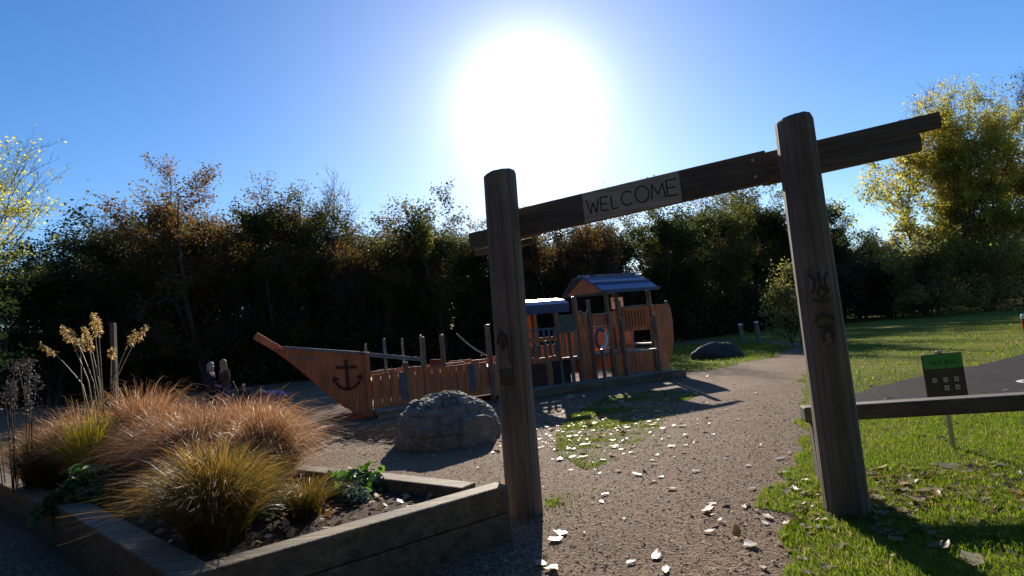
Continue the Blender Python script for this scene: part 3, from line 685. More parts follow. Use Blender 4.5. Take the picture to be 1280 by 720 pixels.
# left post carving: a hooded arch over a row of upright grooves
c2 = patch('carving', 0.022, 0.149, [(-0.105, 1.52), (-0.06, 1.60), (0.0, 1.60), (0.03, 1.54), (0.03, 1.2), (0.0, 1.06), (-0.08, 1.06), (-0.11, 1.2)], M_carve, pa, 0.005)
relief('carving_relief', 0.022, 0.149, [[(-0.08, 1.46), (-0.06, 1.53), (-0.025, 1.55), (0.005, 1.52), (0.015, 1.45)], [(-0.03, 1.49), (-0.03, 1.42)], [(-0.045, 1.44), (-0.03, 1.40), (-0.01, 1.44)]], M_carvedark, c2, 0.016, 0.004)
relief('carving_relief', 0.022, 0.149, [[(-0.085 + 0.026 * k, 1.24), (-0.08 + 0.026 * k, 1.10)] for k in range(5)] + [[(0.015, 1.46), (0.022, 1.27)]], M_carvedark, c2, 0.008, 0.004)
# lintel: boards fixed behind the posts, rising a little to the right
ZL = lambda x: 2.515 + 0.071 * x
def board(x0, x1, zlo, zhi, y, th=0.07, mat=None, name='lintel_board', bev=0.012):
    m = MB(); m.prism([(x0, y, ZL(x0) + zlo), (x1, y, ZL(x1) + zlo), (x1, y, ZL(x1) + zhi), (x0, y, ZL(x0) + zhi)], (0, th, 0))
    return m.build(name, mat or M_beam, gate, bevel=bev)
YB = 0.155
lb = board(-0.06, 2.27, -0.135, 0.135, YB)
board(2.215, 3.53, 0.008, 0.135, YB + 0.075, 0.06)
board(2.23, 3.38, -0.135, 0.000, YB + 0.075, 0.06)
board(-0.37, 0.30, -0.125, 0.03, YB + 0.075, 0.06); board(-0.33, 0.25, -0.20, -0.14, YB + 0.08, 0.05)
plq = board(0.755, 1.585, -0.132, 0.128, YB - 0.012, 0.012, M_plaque, 'sign_plaque', 0.003)
# WELCOME in thin incised strokes
LET = {'W': [[(0, 1), (.25, 0), (.5, .75), (.75, 0), (1, 1)]], 'E': [[(.9, 1), (0, 1), (0, 0), (.9, 0)], [(0, .5), (.75, .5)]], 'L': [[(0, 1), (0, 0), (.85, 0)]],
       'C': [[(.5 + .5 * math.cos(a), .5 + .5 * math.sin(a)) for a in np.linspace(0.75, 2 * math.pi - 0.75, 14)]],
       'O': [[(.5 + .5 * math.cos(a), .5 + .5 * math.sin(a)) for a in np.linspace(0, 2 * math.pi, 20)]],
       'M': [[(0, 0), (.12, 1), (.5, .3), (.88, 1), (1, 0)]]}
m = MB(); x = 0.79
for i, (ch, w, h) in enumerate([('W', .105, .125), ('E', .075, .12), ('L', .07, .115), ('C', .10, .125), ('O', .115, .14), ('M', .115, .13), ('E', .095, .135)]):
    for st in LET[ch]:
        for (a, b), (c, d) in zip(st, st[1:]):
            p0 = (x + a * w, YB - 0.0125, ZL(x) - 0.065 + b * h); p1 = (x + c * w, YB - 0.0125, ZL(x) - 0.065 + d * h)
            m.bar(p0, p1, 0.003, 0.0105, up=(0, -1, 0) if False else (0, 0, 1)) if abs(p1[0] - p0[0]) > 0.004 else m.box(((p0[0] + p1[0]) / 2, p0[1], (p0[2] + p1[2]) / 2), (0.0105, 0.003, abs(p1[2] - p0[2])))
    x += w + 0.0175
m.build('lettering', M_engrave, plq)
for bx, bz in ((2.165, 0.07), (2.17, -0.065)):
    m = MB(); m.tube([(bx, YB + 0.004, ZL(bx) + bz), (bx, YB - 0.012, ZL(bx) + bz), (bx, YB - 0.018, ZL(bx) + bz)], [0.014, 0.014, 0.009], 10); m.build('bolt', M_steel, gate)

# ------------------------------------------------------------------ raised planter
planter = empty('raised_planter', (-2.0, 5.0, 0), 0, 'low raised bed of thick timber sleepers filled with ornamental grasses', 'planter')
def sleeper(p0, p1, w, z0, z1, name='sleeper', side=1):
    """p0-p1 is the outer edge; width w to the left of the run"""
    p0 = Vector((*p0, 0)) - planter.location; p1 = Vector((*p1, 0)) - planter.location
    d = (p1 - p0).normalized(); n = Vector((-d.y, d.x, 0)) * side
    m = MB(); m.prism([(p0.x, p0.y, z0), (p1.x, p1.y, z0), ((p1 + n * w).x, (p1 + n * w).y, z0), ((p0 + n * w).x, (p0 + n * w).y, z0)], (0, 0, z1 - z0))
    o = m.build(name, M_sleeper, planter, bevel=0.012); return o
A = (-0.17, 4.33); B_ = (-1.92, 3.06); C_ = (-4.33, 5.20); D_ = (-7.4, 7.75); E_ = (-1.35, 5.30); F_ = (-6.6, 9.2)
sleeper(A, B_, 0.17, 0.205, 0.40, side=-1)
sleeper(A, B_, 0.17, -0.1, 0.200, side=-1)
sleeper(B_, C_, 0.20, 0.205, 0.402, side=-1)
sleeper(B_, C_, 0.20, -0.1, 0.200, side=-1)
sleeper((C_[0] - 0.03, C_[1] + 0.02), D_, 0.20, 0.205, 0.33, side=-1)
sleeper((C_[0] - 0.03, C_[1] + 0.02), D_, 0.20, -0.1, 0.200, side=-1)
sleeper((-0.43, 4.52), (-1.62, 5.42), 0.17, 0.205, 0.397, side=1)
sleeper((-0.43, 4.52), (-1.62, 5.42), 0.17, -0.1, 0.200, side=1)
sleeper((-1.65, 5.44), (-5.9, 8.6), 0.17, -0.1, 0.39, side=1)
pl = [Vector((*p, 0)) - planter.location for p in ((-0.5, 4.36), (-1.95, 3.30), (-4.3, 5.30), (-7.2, 7.85), (-5.9, 8.5), (-1.6, 5.3))]
m = MB(); me_ = [(p.x, p.y, 0.30) for p in pl]; m.prism([(p.x, p.y, 0.1) for p in pl], (0, 0, 0.2)); m.build('soil', M_soil, planter)
Psoil = [(-0.55, 4.36), (-1.95, 3.32), (-4.2, 5.3), (-7.2, 7.85), (-5.9, 8.4), (-1.6, 5.25)]
P = scatter(2600, (-7, -0.4), (3.2, 8.4), Psoil, None, 41)
lit = flat_bits('mulch', P - np.array([planter.location.x, planter.location.y]), 0.05, M_litter, 42, 0.305, 1.6, 0.45, 0.3, planter); lit['kind'] = 'stuff'

# grass tussocks
def tussock(name, loc, h, rad, n, mat, seed, label, cat='ornamental grass', group=None, droop=1.0, width=0.0048, root=0.35, up=0.55, windx=0.0):
    r = np.random.default_rng(seed)
    az = r.uniform(0, 2 * np.pi, n); q = np.sqrt(r.uniform(0, 1, n))
    B = np.stack([np.cos(az), np.sin(az), np.zeros(n)], 1) * (rad * root * q)[:, None]
    az2 = az + r.normal(0, 0.5, n); out = np.stack([np.cos(az2), np.sin(az2), np.zeros(n)], 1)
    reach = rad * np.clip(r.normal(0.75, 0.3, n), 0.05, 1.4) * (0.25 + 0.85 * q)
    hh = h * np.clip(r.normal(0.9, 0.16, n), 0.35, 1.25) * (1.0 - 0.30 * q ** 2)
    K = 7; s = np.linspace(0, 1, K)
    lat = (s ** 1.6)[None, :] * reach[:, None]
    dr = droop * r.uniform(0.6, 1.3, n)
    z = hh[:, None] * (1.55 * s - 0.75 * s ** 2 * (0.5 + 0.5 * dr[:, None]) - 0.18 * np.maximum(0, dr[:, None]) * s ** 4)
    Cn = B[:, None, :] + out[:, None, :] * lat[..., None]
    wb = r.normal(0, 0.05, (n, 1, 2)) * (s ** 2)[None, :, None] * h
    Cn[..., :2] += wb; Cn[..., 0] += windx * (s ** 2)[None, :] * h
    Cn[..., 2] += z
    a = r.uniform(0, np.pi, n); wd = np.stack([np.cos(a), np.sin(a), r.normal(0, 0.3, n)], 1)
    ww = width * r.uniform(0.5, 1.4, n)[:, None] * (1 - 0.8 * s ** 2)[None, :]
    L = Cn - wd[:, None, :] * ww[..., None] / 2; Rr = Cn + wd[:, None, :] * ww[..., None] / 2
    Vv = np.stack([L, Rr], 2).reshape(-1, 3)
    b = (np.arange(n) * K * 2)[:, None, None] + (np.arange(K - 1) * 2)[None, :, None] + np.array([0, 1, 3, 2])[None, None, :]
    t = np.clip(r.beta(2, 2, n)[:, None] + (s[:-1] - 0.5)[None, :] * 0.45, 0, 1)
    o = np_mesh(name, Vv, b.reshape(-1, 4), mat, None, t.reshape(-1))
    o.location = loc
    return tag(o, label, cat, group)
ZS = 0.30
tussock('rust_grass_clump', (-2.28, 4.95, ZS), 0.98, 0.44, 5200, M_rustgrass, 51, 'rust coloured arching grass clump nearest the stone dome, right end of the bed', windx=0.05)
tussock('rust_grass_clump', (-3.08, 5.5, ZS), 1.0, 0.62, 5600, M_rustgrass, 52, 'rust coloured grass mound in the middle of the bed behind the gold-tipped tussock')
tussock('rust_grass_clump', (-4.55, 6.75, ZS), 1.22, 0.70, 5200, M_rustgrass, 53, 'tall rust coloured grass mound just in front of the feathery plume stems')
tussock('rust_grass_clump', (-5.35, 6.85, ZS), 1.02, 0.66, 3600, M_rustgrass, 54, 'rust coloured grass mound at the left beside the dark dried seedheads')
tussock('rust_grass_clump', (-3.0, 6.1, ZS), 1.02, 0.7, 3600, M_rustgrass, 55, 'rust coloured grass mound at the back of the bed towards the people')
tussock('rust_grass_clump', (-3.72, 5.98, ZS), 1.0, 0.60, 3600, M_rustgrass, 68, 'rust coloured grass mound between the yellow-green tuft and the middle of the bed')
tussock('rust_grass_clump', (-2.72, 4.72, ZS), 0.72, 0.42, 2200, M_rustgrass, 69, 'smaller rust coloured grass clump directly behind the gold tussock at the front corner')
tussock('gold_grass_tussock', (-2.14, 3.90, ZS), 0.76, 0.46, 4600, M_goldgrass, 56, 'green and gold grass tussock at the front corner of the timber bed', droop=0.8)
tussock('gold_grass_tussock', (-4.60, 6.0, ZS), 0.84, 0.30, 800, M_limegrass, 57, 'bright yellow-green upright grass tuft behind the leafy green perennial', droop=0.4)
tussock('gold_grass_tussock', (-1.72, 4.35, ZS), 0.36, 0.30, 600, M_goldgrass, 58, 'small olive grass tuft by the inner side of the front sleeper', droop=0.7)
tussock('gold_grass_tussock', (-5.6, 6.6, ZS), 0.8, 0.5, 1200, M_goldgrass, 59, 'dull olive grass tussock at the far left of the bed', droop=0.7)

# leafy perennials
def leaf_plant(name, loc, h, rad, n, leaf, mat, seed, label, cat='plant', aspect=1.6):
    r = np.random.default_rng(seed)
    d = r.normal(0, 1, (n, 3)); d[:, 2] = np.abs(d[:, 2]); d /= np.linalg.norm(d, axis=1, keepdims=True)
    k = r.uniform(0.45, 1.0, n) ** 0.6
    lump = 1 + 0.28 * np.sin(d[:, 0] * 5 + seed) * np.sin(d[:, 1] * 5)
    C = d * (k * lump)[:, None] * np.array([rad, rad, h])
    nr = d + r.normal(0, 0.6, (n, 3)) + np.array([0, 0, 0.5]); nr /= np.linalg.norm(nr, axis=1, keepdims=True)
    e = np.cross(nr, r.normal(0, 1, (n, 3))); e /= np.linalg.norm(e, axis=1, keepdims=True); f = np.cross(nr, e)
    s = (leaf * r.uniform(0.6, 1.3, n))[:, None]; L = s * 0.5 * aspect ** 0.5; Wd = s * 0.5 / aspect ** 0.5
    v = [C - e * L, C - e * L * 0.3 + f * Wd + nr * s * 0.12, C + e * L * 0.4 + f * Wd * 0.75 + nr * s * 0.12, C + e * L, C + e * L * 0.4 - f * Wd * 0.75 + nr * s * 0.12, C - e * L * 0.3 - f * Wd + nr * s * 0.12]
    Vv = np.stack(v, 1).reshape(-1, 3); kk = np.arange(n)[:, None] * 6
    F = np.concatenate([kk + np.array([0, 1, 2, 3]), kk + np.array([0, 3, 4, 5])], 0); t = r.uniform(0, 1, n)
    root = empty(name, loc, 0, label, cat)
    np_mesh('foliage', Vv, F, mat, root, np.concatenate([t, t]))
    m = MB()
    for q in range(10):
        a = q * 0.63; rr = rad * 0.7
        m.tube([(0.1 * rad * math.cos(a), 0.1 * rad * math.sin(a), 0), (rr * 0.6 * math.cos(a), rr * 0.6 * math.sin(a), h * 0.5), (rr * math.cos(a), rr * math.sin(a), h * 0.75)], [0.006, 0.005, 0.003], 5)
    m.build('stem', M_twig, root)
    return root
leaf_plant('leafy_perennial', (-4.12, 5.42, ZS), 0.36, 0.40, 900, 0.075, M_herb, 61, 'bushy bright green leafy perennial at the left edge of the bed')
leaf_plant('leafy_perennial', (-1.55, 5.0, ZS), 0.20, 0.30, 300, 0.07, M_herb, 62, 'low green leafy plant beside the back sleeper near the rust grass')
leaf_plant('blue_green_shrub', (-1.42, 4.66, ZS), 0.13, 0.12, 220, 0.035, M_bluegreen, 63, 'tiny blue-green bushy plant on the bare soil of the bed')
leaf_plant('leafy_perennial', (-5.6, 7.2, ZS), 0.35, 0.5, 380, 0.08, M_herb, 64, 'shaded green perennial at the far left end of the bed')
leaf_plant('leafy_perennial', (-2.02, 4.55, ZS), 0.15, 0.25, 200, 0.05, M_herb, 65, 'small low green plant at the foot of the right rust grass clump')

# feathery plume grass with tall stems
pg = empty('plume_grass', (-4.55, 6.5, ZS), 0, 'tall feathery oat grass with nodding golden plumes above the rust grass', 'ornamental grass')
rp = random.Random(9); allV = []; allF = []; 
for i, (px, py, bx, by) in enumerate([(52, 430, 112, 492), (78, 407, 116, 490), (88, 412, 122, 492), (105, 408, 122, 492), (116, 392, 126, 490), (122, 398, 128, 490), (182, 408, 137, 492), (170, 414, 136, 490), (100, 425, 102, 490), (110, 420, 126, 490), (140, 436, 138, 490)]):
    Y = 6.5 + rp.uniform(-0.25, 0.25)
    tip = at(px, py, Y) - pg.location; mid = at(bx, by, Y) - pg.location; base = Vector((mid.x * 0.6, mid.y, 0))
    c = mid.lerp(tip, 0.72) + Vector((0, 0, 0.10))
    P0 = [base, mid]
    curve = [mid * (1 - t) ** 2 + c * 2 * t * (1 - t) + tip * t * t for t in np.linspace(0.1, 1, 12)]
    m = MB(); m.tube([base] + curve, [0.006] * 5 + [0.0045] * 4 + [0.003] * 4, 5); st = m.build('stem', M_stalk, pg, smooth=True)
    at_ = st.data.attributes.new('tint', 'FLOAT', 'FACE'); at_.data.foreach_set('value', np.full(len(st.data.polygons), rp.random(), np.float32))
    # drooping spikelets along the last third
    n = 95; rr = np.random.default_rng(100 + i); u = rr.uniform(0.50, 1.0, n) ** 0.8
    cu = np.array([list(v) for v in curve]); idx = u * 11; i0 = np.clip(idx.astype(int), 0, 10); fr = (idx - i0)[:, None]
    Pp = cu[i0] * (1 - fr) + cu[i0 + 1] * fr
    dd = (cu[i0 + 1] - cu[i0]); dd /= np.linalg.norm(dd, axis=1, keepdims=True)
    sd = rr.normal(0, 1, (n, 3)); sd[:, 2] -= 0.9; sd += dd * 0.8; sd /= np.linalg.norm(sd, axis=1, keepdims=True)
    ln = rr.uniform(0.03, 0.085, n)[:, None] * (1.15 - 0.4 * u)[:, None]; ax_ = np.cross(sd, rr.normal(0, 1, (n, 3))); ax_ /= np.linalg.norm(ax_, axis=1, keepdims=True)
    wdt = 0.009
    e0 = Pp + sd * ln * 0.25; e1 = Pp + sd * ln; em = Pp + sd * ln * 0.6 - np.array([0, 0, 0.01])
    Vv = np.stack([e0, em + ax_ * wdt, e1 - np.array([0, 0, 0.02]), em - ax_ * wdt], 1).reshape(-1, 3)
    np_mesh('plume', Vv, np.arange(n)[:, None] * 4 + np.arange(4), M_plume, pg, rr.uniform(0, 1, n))
t_ = tussock('basal_leaves', (0, 0, 0), 0.9, 0.5, 900, M_rustgrass, 66, None, None); t_.parent = pg
for k in ('label', 'category'): 
    if k in t_.keys(): del t_[k]

# dry dark seedheads at the left
sd_ = empty('seedhead_plant', (-5.75, 6.6, ZS), 0, 'dark dried flower stems with clustered seedheads at the left of the bed', 'plant')
rs = random.Random(12)
for i in range(16):
    Y = rs.uniform(6.3, 7.0); tip = at(rs.uniform(-14, 58), rs.uniform(452, 505), Y) - sd_.location
    base = Vector((tip.x * 0.75 + rs.uniform(-0.05, 0.05), tip.y, 0)); md = base.lerp(tip, 0.55) + Vector((rs.uniform(-0.05, 0.05), 0, 0))
    m = MB(); m.tube([base, md, tip], [0.007, 0.006, 0.004], 5)
    st = m.build('stem', M_seedhead, sd_)
    n = 70; rr = np.random.default_rng(300 + i); C = np.array(list(tip)) + rr.normal(0, 1, (n, 3)) * np.array([0.028, 0.028, 0.035]) + np.where(rr.uniform(0, 1, (n, 1)) < 0.35, np.array([0, 0, -0.16]) * rr.uniform(0.3, 1, (n, 1)), 0)
    a = rr.normal(0, 1, (n, 3)); a /= np.linalg.norm(a, axis=1, keepdims=True); b = np.cross(a, rr.normal(0, 1, (n, 3))); b /= np.linalg.norm(b, axis=1, keepdims=True)
    s = 0.012
    Vv = np.stack([C - a * s, C + b * s, C + a * s, C - b * s], 1).reshape(-1, 3)
    np_mesh('seedhead', Vv, np.arange(n)[:, None] * 4 + np.arange(4), M_seedhead, sd_, rr.uniform(0, 1, n))
# slim stake among the plumes
p = at(141, 404, 7.3)
m = MB(); m.prism([(-0.028, -0.028, 0), (0.028, -0.028, 0), (0.028, 0.028, 0), (-0.028, 0.028, 0)], (0, 0, p.z)); o = m.build('wooden_stake', M_post, None, bevel=0.006); o.location = (p.x, 7.3, 0)
tag(o, 'slim grey wooden stake standing behind the golden plumes', 'stake')

# ------------------------------------------------------------------ rail and sign on the right
rail = empty('timber_rail', (2.46, 5.03, 0), 0, 'low timber rail of one long beam on short posts beside the right gateway post', 'rail')
m = MB(); m.bar((-0.02, 0.0, 0.585), (6.2, -1.42, 0.585), 0.16, 0.13); m.build('beam', M_beam, rail, bevel=0.012)
dr = Vector((6.2, -1.42, 0)).normalized()
for d in (0.10, 2.7, 5.3):
    m = MB(); c = dr * d; a = math.atan2(dr.y, dr.x)
    m.box((c.x, c.y, 0.17), (0.14, 0.13, 0.70), Matrix.Rotation(a, 3, 'Z')); m.build('post', M_post, rail, bevel=0.012)
sp = Vector((4.16, 5.62, 0)); top = at(1187, 441, 5.6)
sign = empty('park_sign', sp, R(-6), 'small green-topped information sign with six pale icons on a short metal pole', 'sign')
m = MB(); m.tube([(0, 0.03, -0.2), (0, 0.03, top.z - 0.05)], 0.024, 12); m.build('pole', M_steel, sign)
zt = top.z; hw = 0.185
m = MB(); m.box((0, -0.01, zt - 0.22), (2 * hw, 0.02, 0.44)); pn = m.build('panel', M_signdark, sign, bevel=0.004)
m = MB(); m.box((0, -0.0225, zt - 0.075), (2 * hw - 0.01, 0.004, 0.14)); hd = m.build('header', M_green, pn)
m = MB()
xs = -0.125
for k, w in enumerate([0.02, 0.022, 0.02, 0.022, 0, 0.024, 0.022, 0.02, 0.022, 0.02]):
    if w:
        m.box((xs + 0.003, -0.0255, zt - 0.085), (0.006, 0.002, 0.042)); m.box((xs + w / 2, -0.0256, zt - 0.067 - 0.018 * (k % 3)), (w, 0.002, 0.006))
        if k % 2: m.box((xs + w - 0.003, -0.0257, zt - 0.085), (0.006, 0.002, 0.042))
    xs += 0.027
m.build('lettering', M_darkgreen, hd)
m = MB(); m.box((0.0, -0.0215, zt - 0.17), (0.24, 0.003, 0.012)); m.build('text_line', M_icongreen, pn)
for j, (zz) in enumerate((zt - 0.255, zt - 0.335)):
    for i, xx in enumerate((-0.10, 0.0, 0.10)):
        mt = M_icongreen if (j == 1 and i == 0) else M_icon
        m = MB(); m.box((xx, -0.022, zz), (0.042, 0.004, 0.045)); ic = m.build('icon', mt, pn, bevel=0.003, seg=1)
        m = MB()
        if j == 0: m.tube([(xx + 0.011 * math.cos(q), -0.0245, zz + 0.011 * math.sin(q)) for q in np.linspace(0, 2 * math.pi, 13)], 0.003, 5, cap=False)
        else: m.bar((xx - 0.012, -0.0245, zz - 0.01), (xx + 0.004 * i, -0.0245, zz + 0.012), 0.002, 0.008); m.bar((xx + 0.004, -0.0246, zz - 0.012), (xx + 0.012, -0.0246, zz + 0.004), 0.002, 0.006)
        m.build('icon_mark', M_signdark, ic)
m = MB(); m.box((0, 0.02, zt + 0.01), (0.05, 0.03, 0.03)); m.build('clip', M_steel, sign, bevel=0.004)
# painted ring on the play surface, picnic table, bin and bollards far off
rc = gp(1301, 477); m = MB(); rr0, rr1 = 0.22, 0.30
q = np.linspace(0, 2 * math.pi, 33)[:-1]
m.add([(r_0 * math.cos(a), r_0 * math.sin(a), 0) for r_0 in (rr0, rr1) for a in q], [(i, (i + 1) % 32, 32 + (i + 1) % 32, 32 + i) for i in range(32)])
o = m.build('ground_marking', M_tarmacpaint); o.location = (rc.x, rc.y, 0.0125); tag(o, kind='structure')
pc = gp(1268, 389); pc.y = 40; pc.x = at(1267, 385, 40).x
pt = empty('picnic_table', (pc.x, 40, 0), R(10), 'brown wooden picnic table far off across the shaded lawn', 'picnic table')
m = MB(); [m.box((0, -0.3 + 0.15 * k, 0.75), (1.8, 0.135, 0.045)) for k in range(5)]; m.build('tabletop', M_ship, pt)
for y in (-0.72, 0.72):
    m = MB(); m.box((0, y - 0.07, 0.45), (1.8, 0.13, 0.045)); m.box((0, y + 0.07, 0.45), (1.8, 0.13, 0.045)); m.build('seat', M_ship, pt)
for x in (-0.65, 0.65):
    for sg in (-1, 1):
        m = MB(); m.bar((x, sg * 0.25, 0.73), (x, sg * 0.62, 0.0), 0.05, 0.10); m.build('leg', M_ship, pt)
    m = MB(); m.bar((x + 0.05, -0.78, 0.40), (x + 0.05, 0.78, 0.40), 0.045, 0.09); m.build('cross_brace', M_ship, pt)
bc = gp(1283, 413)
bn = empty('marker_post', (bc.x, bc.y, 0), 0, 'short red marker post with a white top at the right edge of the lawn', 'post')
m = MB(); m.tube([(0, 0, -0.1), (0, 0, 0.42)], 0.09, 12); m.build('shaft', M_red, bn)
m = MB(); m.tube([(0, 0, 0.42), (0, 0, 0.56), (0, 0, 0.58)], [0.095, 0.095, 0.07], 12); m.build('cap', M_white, bn)
for px, py, lb in ((925, 405, 'short dark wooden bollard, its sunlit top painted pale, behind the ship stern, left one of two'), (945, 402, 'short dark wooden bollard, its sunlit top painted pale, nearer the path bend, right one of two')):
    p = at(px, py, 29); bo = empty('wooden_bollard', (p.x, 29, 0), 0, lb, 'bollard', 'bollards beyond the ship')
    m = MB(); m.tube([(0, 0, -0.1), (0, 0, p.z - 0.06)], 0.10, 12); m.build('shaft', M_post, bo)
    m = MB(); m.tube([(0, 0, p.z - 0.06), (0, 0, p.z), (0, 0, p.z + 0.02)], [0.11, 0.11, 0.06], 12); m.build('cap', M_white, bo)  # white cap puts the sunlight on the bollard top into its colour
# dark boulder in the shade
rb = random.Random(3); bm = bmesh.new(); bmesh.ops.create_icosphere(bm, subdivisions=4, radius=1)
from mathutils import noise as mn
for v in bm.verts:
    k = 1 + 0.22 * mn.noise(v.co * 1.3) + 0.08 * mn.noise(v.co * 4); v.co = Vector((v.co.x * 0.95, v.co.y * 0.6, v.co.z * 0.46)) * k
me = bpy.data.meshes.new('boulder'); bm.to_mesh(me); bm.free(); me.materials.append(plain('dark_rock', (0.05, 0.045, 0.04), 0.9, 0.3, 5))
o = bpy.data.objects.new('boulder', me); COL.objects.link(o); p = gp(898, 447); o.location = (p.x, p.y, 0.12); tag(o, 'dark rounded boulder in the shade right of the ship stern', 'boulder')
# twigs by the bow
rt = random.Random(21); m = MB()
for i in range(170):
    p = gp(rt.gauss(462, 26), rt.gauss(545, 5)); a = rt.uniform(-0.7, 0.7); L = rt.uniform(0.12, 0.5)
    z = rt.uniform(0.01, 0.10) ; e = Vector((math.cos(a), math.sin(a), rt.uniform(-0.15, 0.25))) * L
    m.tube([p + Vector((0, 0, z)), p + e * 0.5 + Vector((rt.uniform(-.02, .02), 0, z + 0.01)), p + e + Vector((0, 0, z))], [0.010, 0.009, 0.006], 5)
tag(m.build('twig_litter', M_twigpale), 'low heap of broken sticks beside the stone dome', 'sticks', kind='stuff')

# ------------------------------------------------------------------ people in the shade by the bow
M_skin = plain('skin', (0.42, 0.24, 0.17), 0.5, 0.08)
def cloth(n, c): return plain(n, c, 0.85, 0.15, 12, 0, 0.3)
M_hairgrey = plain('pale_hair', (0.42, 0.36, 0.29), 0.5, 0.15, 30); M_hairbrown = plain('fair_hair', (0.38, 0.26, 0.14), 0.5, 0.15, 30)
M_black = cloth('black_cloth', (0.018, 0.018, 0.022)); M_rustc = cloth('russet_cloth', (0.16, 0.06, 0.04)); M_jeans = cloth('blue_denim', (0.05, 0.08, 0.19)); M_bluej = cloth('bright_blue_cloth', (0.03, 0.15, 0.36))
def skin_obj(name, J, edges, mat, parent, root='pelvis', lv=2):
    keys = [k for k in J if any(k in e for e in edges)]; ix = {k: i for i, k in enumerate(keys)}
    me = bpy.data.meshes.new(name); me.from_pydata([J[k][0] for k in keys], [(ix[a], ix[b]) for a, b in edges], [])
    me.materials.append(mat); o = bpy.data.objects.new(name, me); COL.objects.link(o); o.parent = parent
    md = o.modifiers.new('skin', 'SKIN'); md.use_smooth_shade = True
    for k in keys:
        sv = me.skin_vertices[0].data[ix[k]]; sv.radius = (J[k][1], J[k][1] * (J[k][2] if len(J[k]) > 2 else 1)); sv.use_root = (k == root)
    sb = o.modifiers.new('sub', 'SUBSURF'); sb.levels = lv; sb.render_levels = lv
    return o
def person(loc, rz, H, J, top, legs, hair, label, long_hair=True):
    root = empty('person', loc, rz, label, 'person')
    s = H / 1.64
    J = {k: (Vector(v[0]) * s, v[1] * s, *(v[2:])) for k, v in J.items()}
    for sd, sg in (('l', -1), ('r', 1)):
        w = J['wri' + sd][0]; e = J['elb' + sd][0]; d = (w - e).normalized(); side = d.cross(Vector((0, 1, 0.2))).normalized()
        J['pal' + sd] = (w + d * 0.06 * s, 0.026 * s)
        for i, (o_, ln) in enumerate(((-0.026, 0.06), (-0.009, 0.072), (0.009, 0.068), (0.026, 0.05))):
            J[f'f{i}a' + sd] = (w + (d * 0.095 + side * o_) * s, 0.008 * s); J[f'f{i}b' + sd] = (w + (d * (0.095 + ln) + side * o_ * 1.15 + Vector((0, -0.018, 0))) * s, 0.006 * s)
        J['ta' + sd] = (w + (d * 0.05 - side * 0.035 * sg) * s, 0.010 * s); J['tb' + sd] = (w + (d * 0.085 - side * 0.055 * sg) * s, 0.007 * s)
    E = [('pelvis', 'spine'), ('spine', 'chest'), ('chest', 'neck'), ('neck', 'head'), ('head', 'crown'), ('head', 'nose')]
    for sd in 'lr':
        E += [('chest', 'sho' + sd), ('sho' + sd, 'elb' + sd), ('elb' + sd, 'wri' + sd), ('wri' + sd, 'pal' + sd), ('wri' + sd, 'ta' + sd), ('ta' + sd, 'tb' + sd)]
        E += [('pal' + sd, f'f{i}a' + sd) for i in range(4)] + [(f'f{i}a' + sd, f'f{i}b' + sd) for i in range(4)]
        E += [('pelvis', 'hip' + sd), ('hip' + sd, 'kne' + sd), ('kne' + sd, 'ank' + sd), ('ank' + sd, 'toe' + sd)]
    skin_obj('body', J, E, M_skin, root)
    g = lambda ks, f: {k: (J[k][0], J[k][1] * f + 0.012, *(J[k][2:])) for k in ks}
    Jt = g(['pelvis', 'spine', 'chest', 'neck', 'shol', 'shor', 'elbl', 'elbr', 'wril', 'wrir'], 1.10)
    Jt['neck'] = (J['chest'][0].lerp(J['neck'][0], 0.55), J['neck'][1] * 1.35)
    skin_obj('jacket', Jt, [e for e in E if e[0] in Jt and e[1] in Jt], top, root)
    Jl = g(['pelvis', 'hipl', 'hipr', 'knel', 'kner', 'ankl', 'ankr'], 1.10)
    skin_obj('trousers', Jl, [e for e in E if e[0] in Jl and e[1] in Jl], legs, root)
    m = MB(); 
    for sd in 'lr':
        sh = {k: (J[k][0] + Vector((0, 0, 0.005)), 0.045 * s) for k in ('ank' + sd, 'toe' + sd)}
        skin_obj('shoe', sh, [('ank' + sd, 'toe' + sd)], M_black, root, 'ank' + sd)
    up = (J['crown'][0] - J['neck'][0]).normalized(); back = (J['head'][0] - J['nose'][0]); back = (back - up * back.dot(up)).normalized()
    hd = J['head'][0]
    bm = bmesh.new(); bmesh.ops.create_uvsphere(bm, u_segments=20, v_segments=14, radius=1)
    sdv = up.cross(back)
    for v in bm.verts:
        c = v.co.copy(); k = 1 + 0.05 * mn.noise(c * 3)
        z = c.z * 0.125; fr = c.y
        if fr < -0.15 and c.z < 0.35: k *= 0.72
        if long_hair and c.z < -0.1 and fr > -0.2: z *= 2.3
        v.co = hd + (sdv * c.x * 0.088 * k + back * (c.y * 0.10 * k + 0.012) + up * (z * k + 0.03)) * s
    me = bpy.data.meshes.new('hair'); bm.to_mesh(me); bm.free(); me.materials.append(hair); o = bpy.data.objects.new('hair', me); COL.objects.link(o); o.parent = root
    me.polygons.foreach_set('use_smooth', [True] * len(me.polygons))
    return root
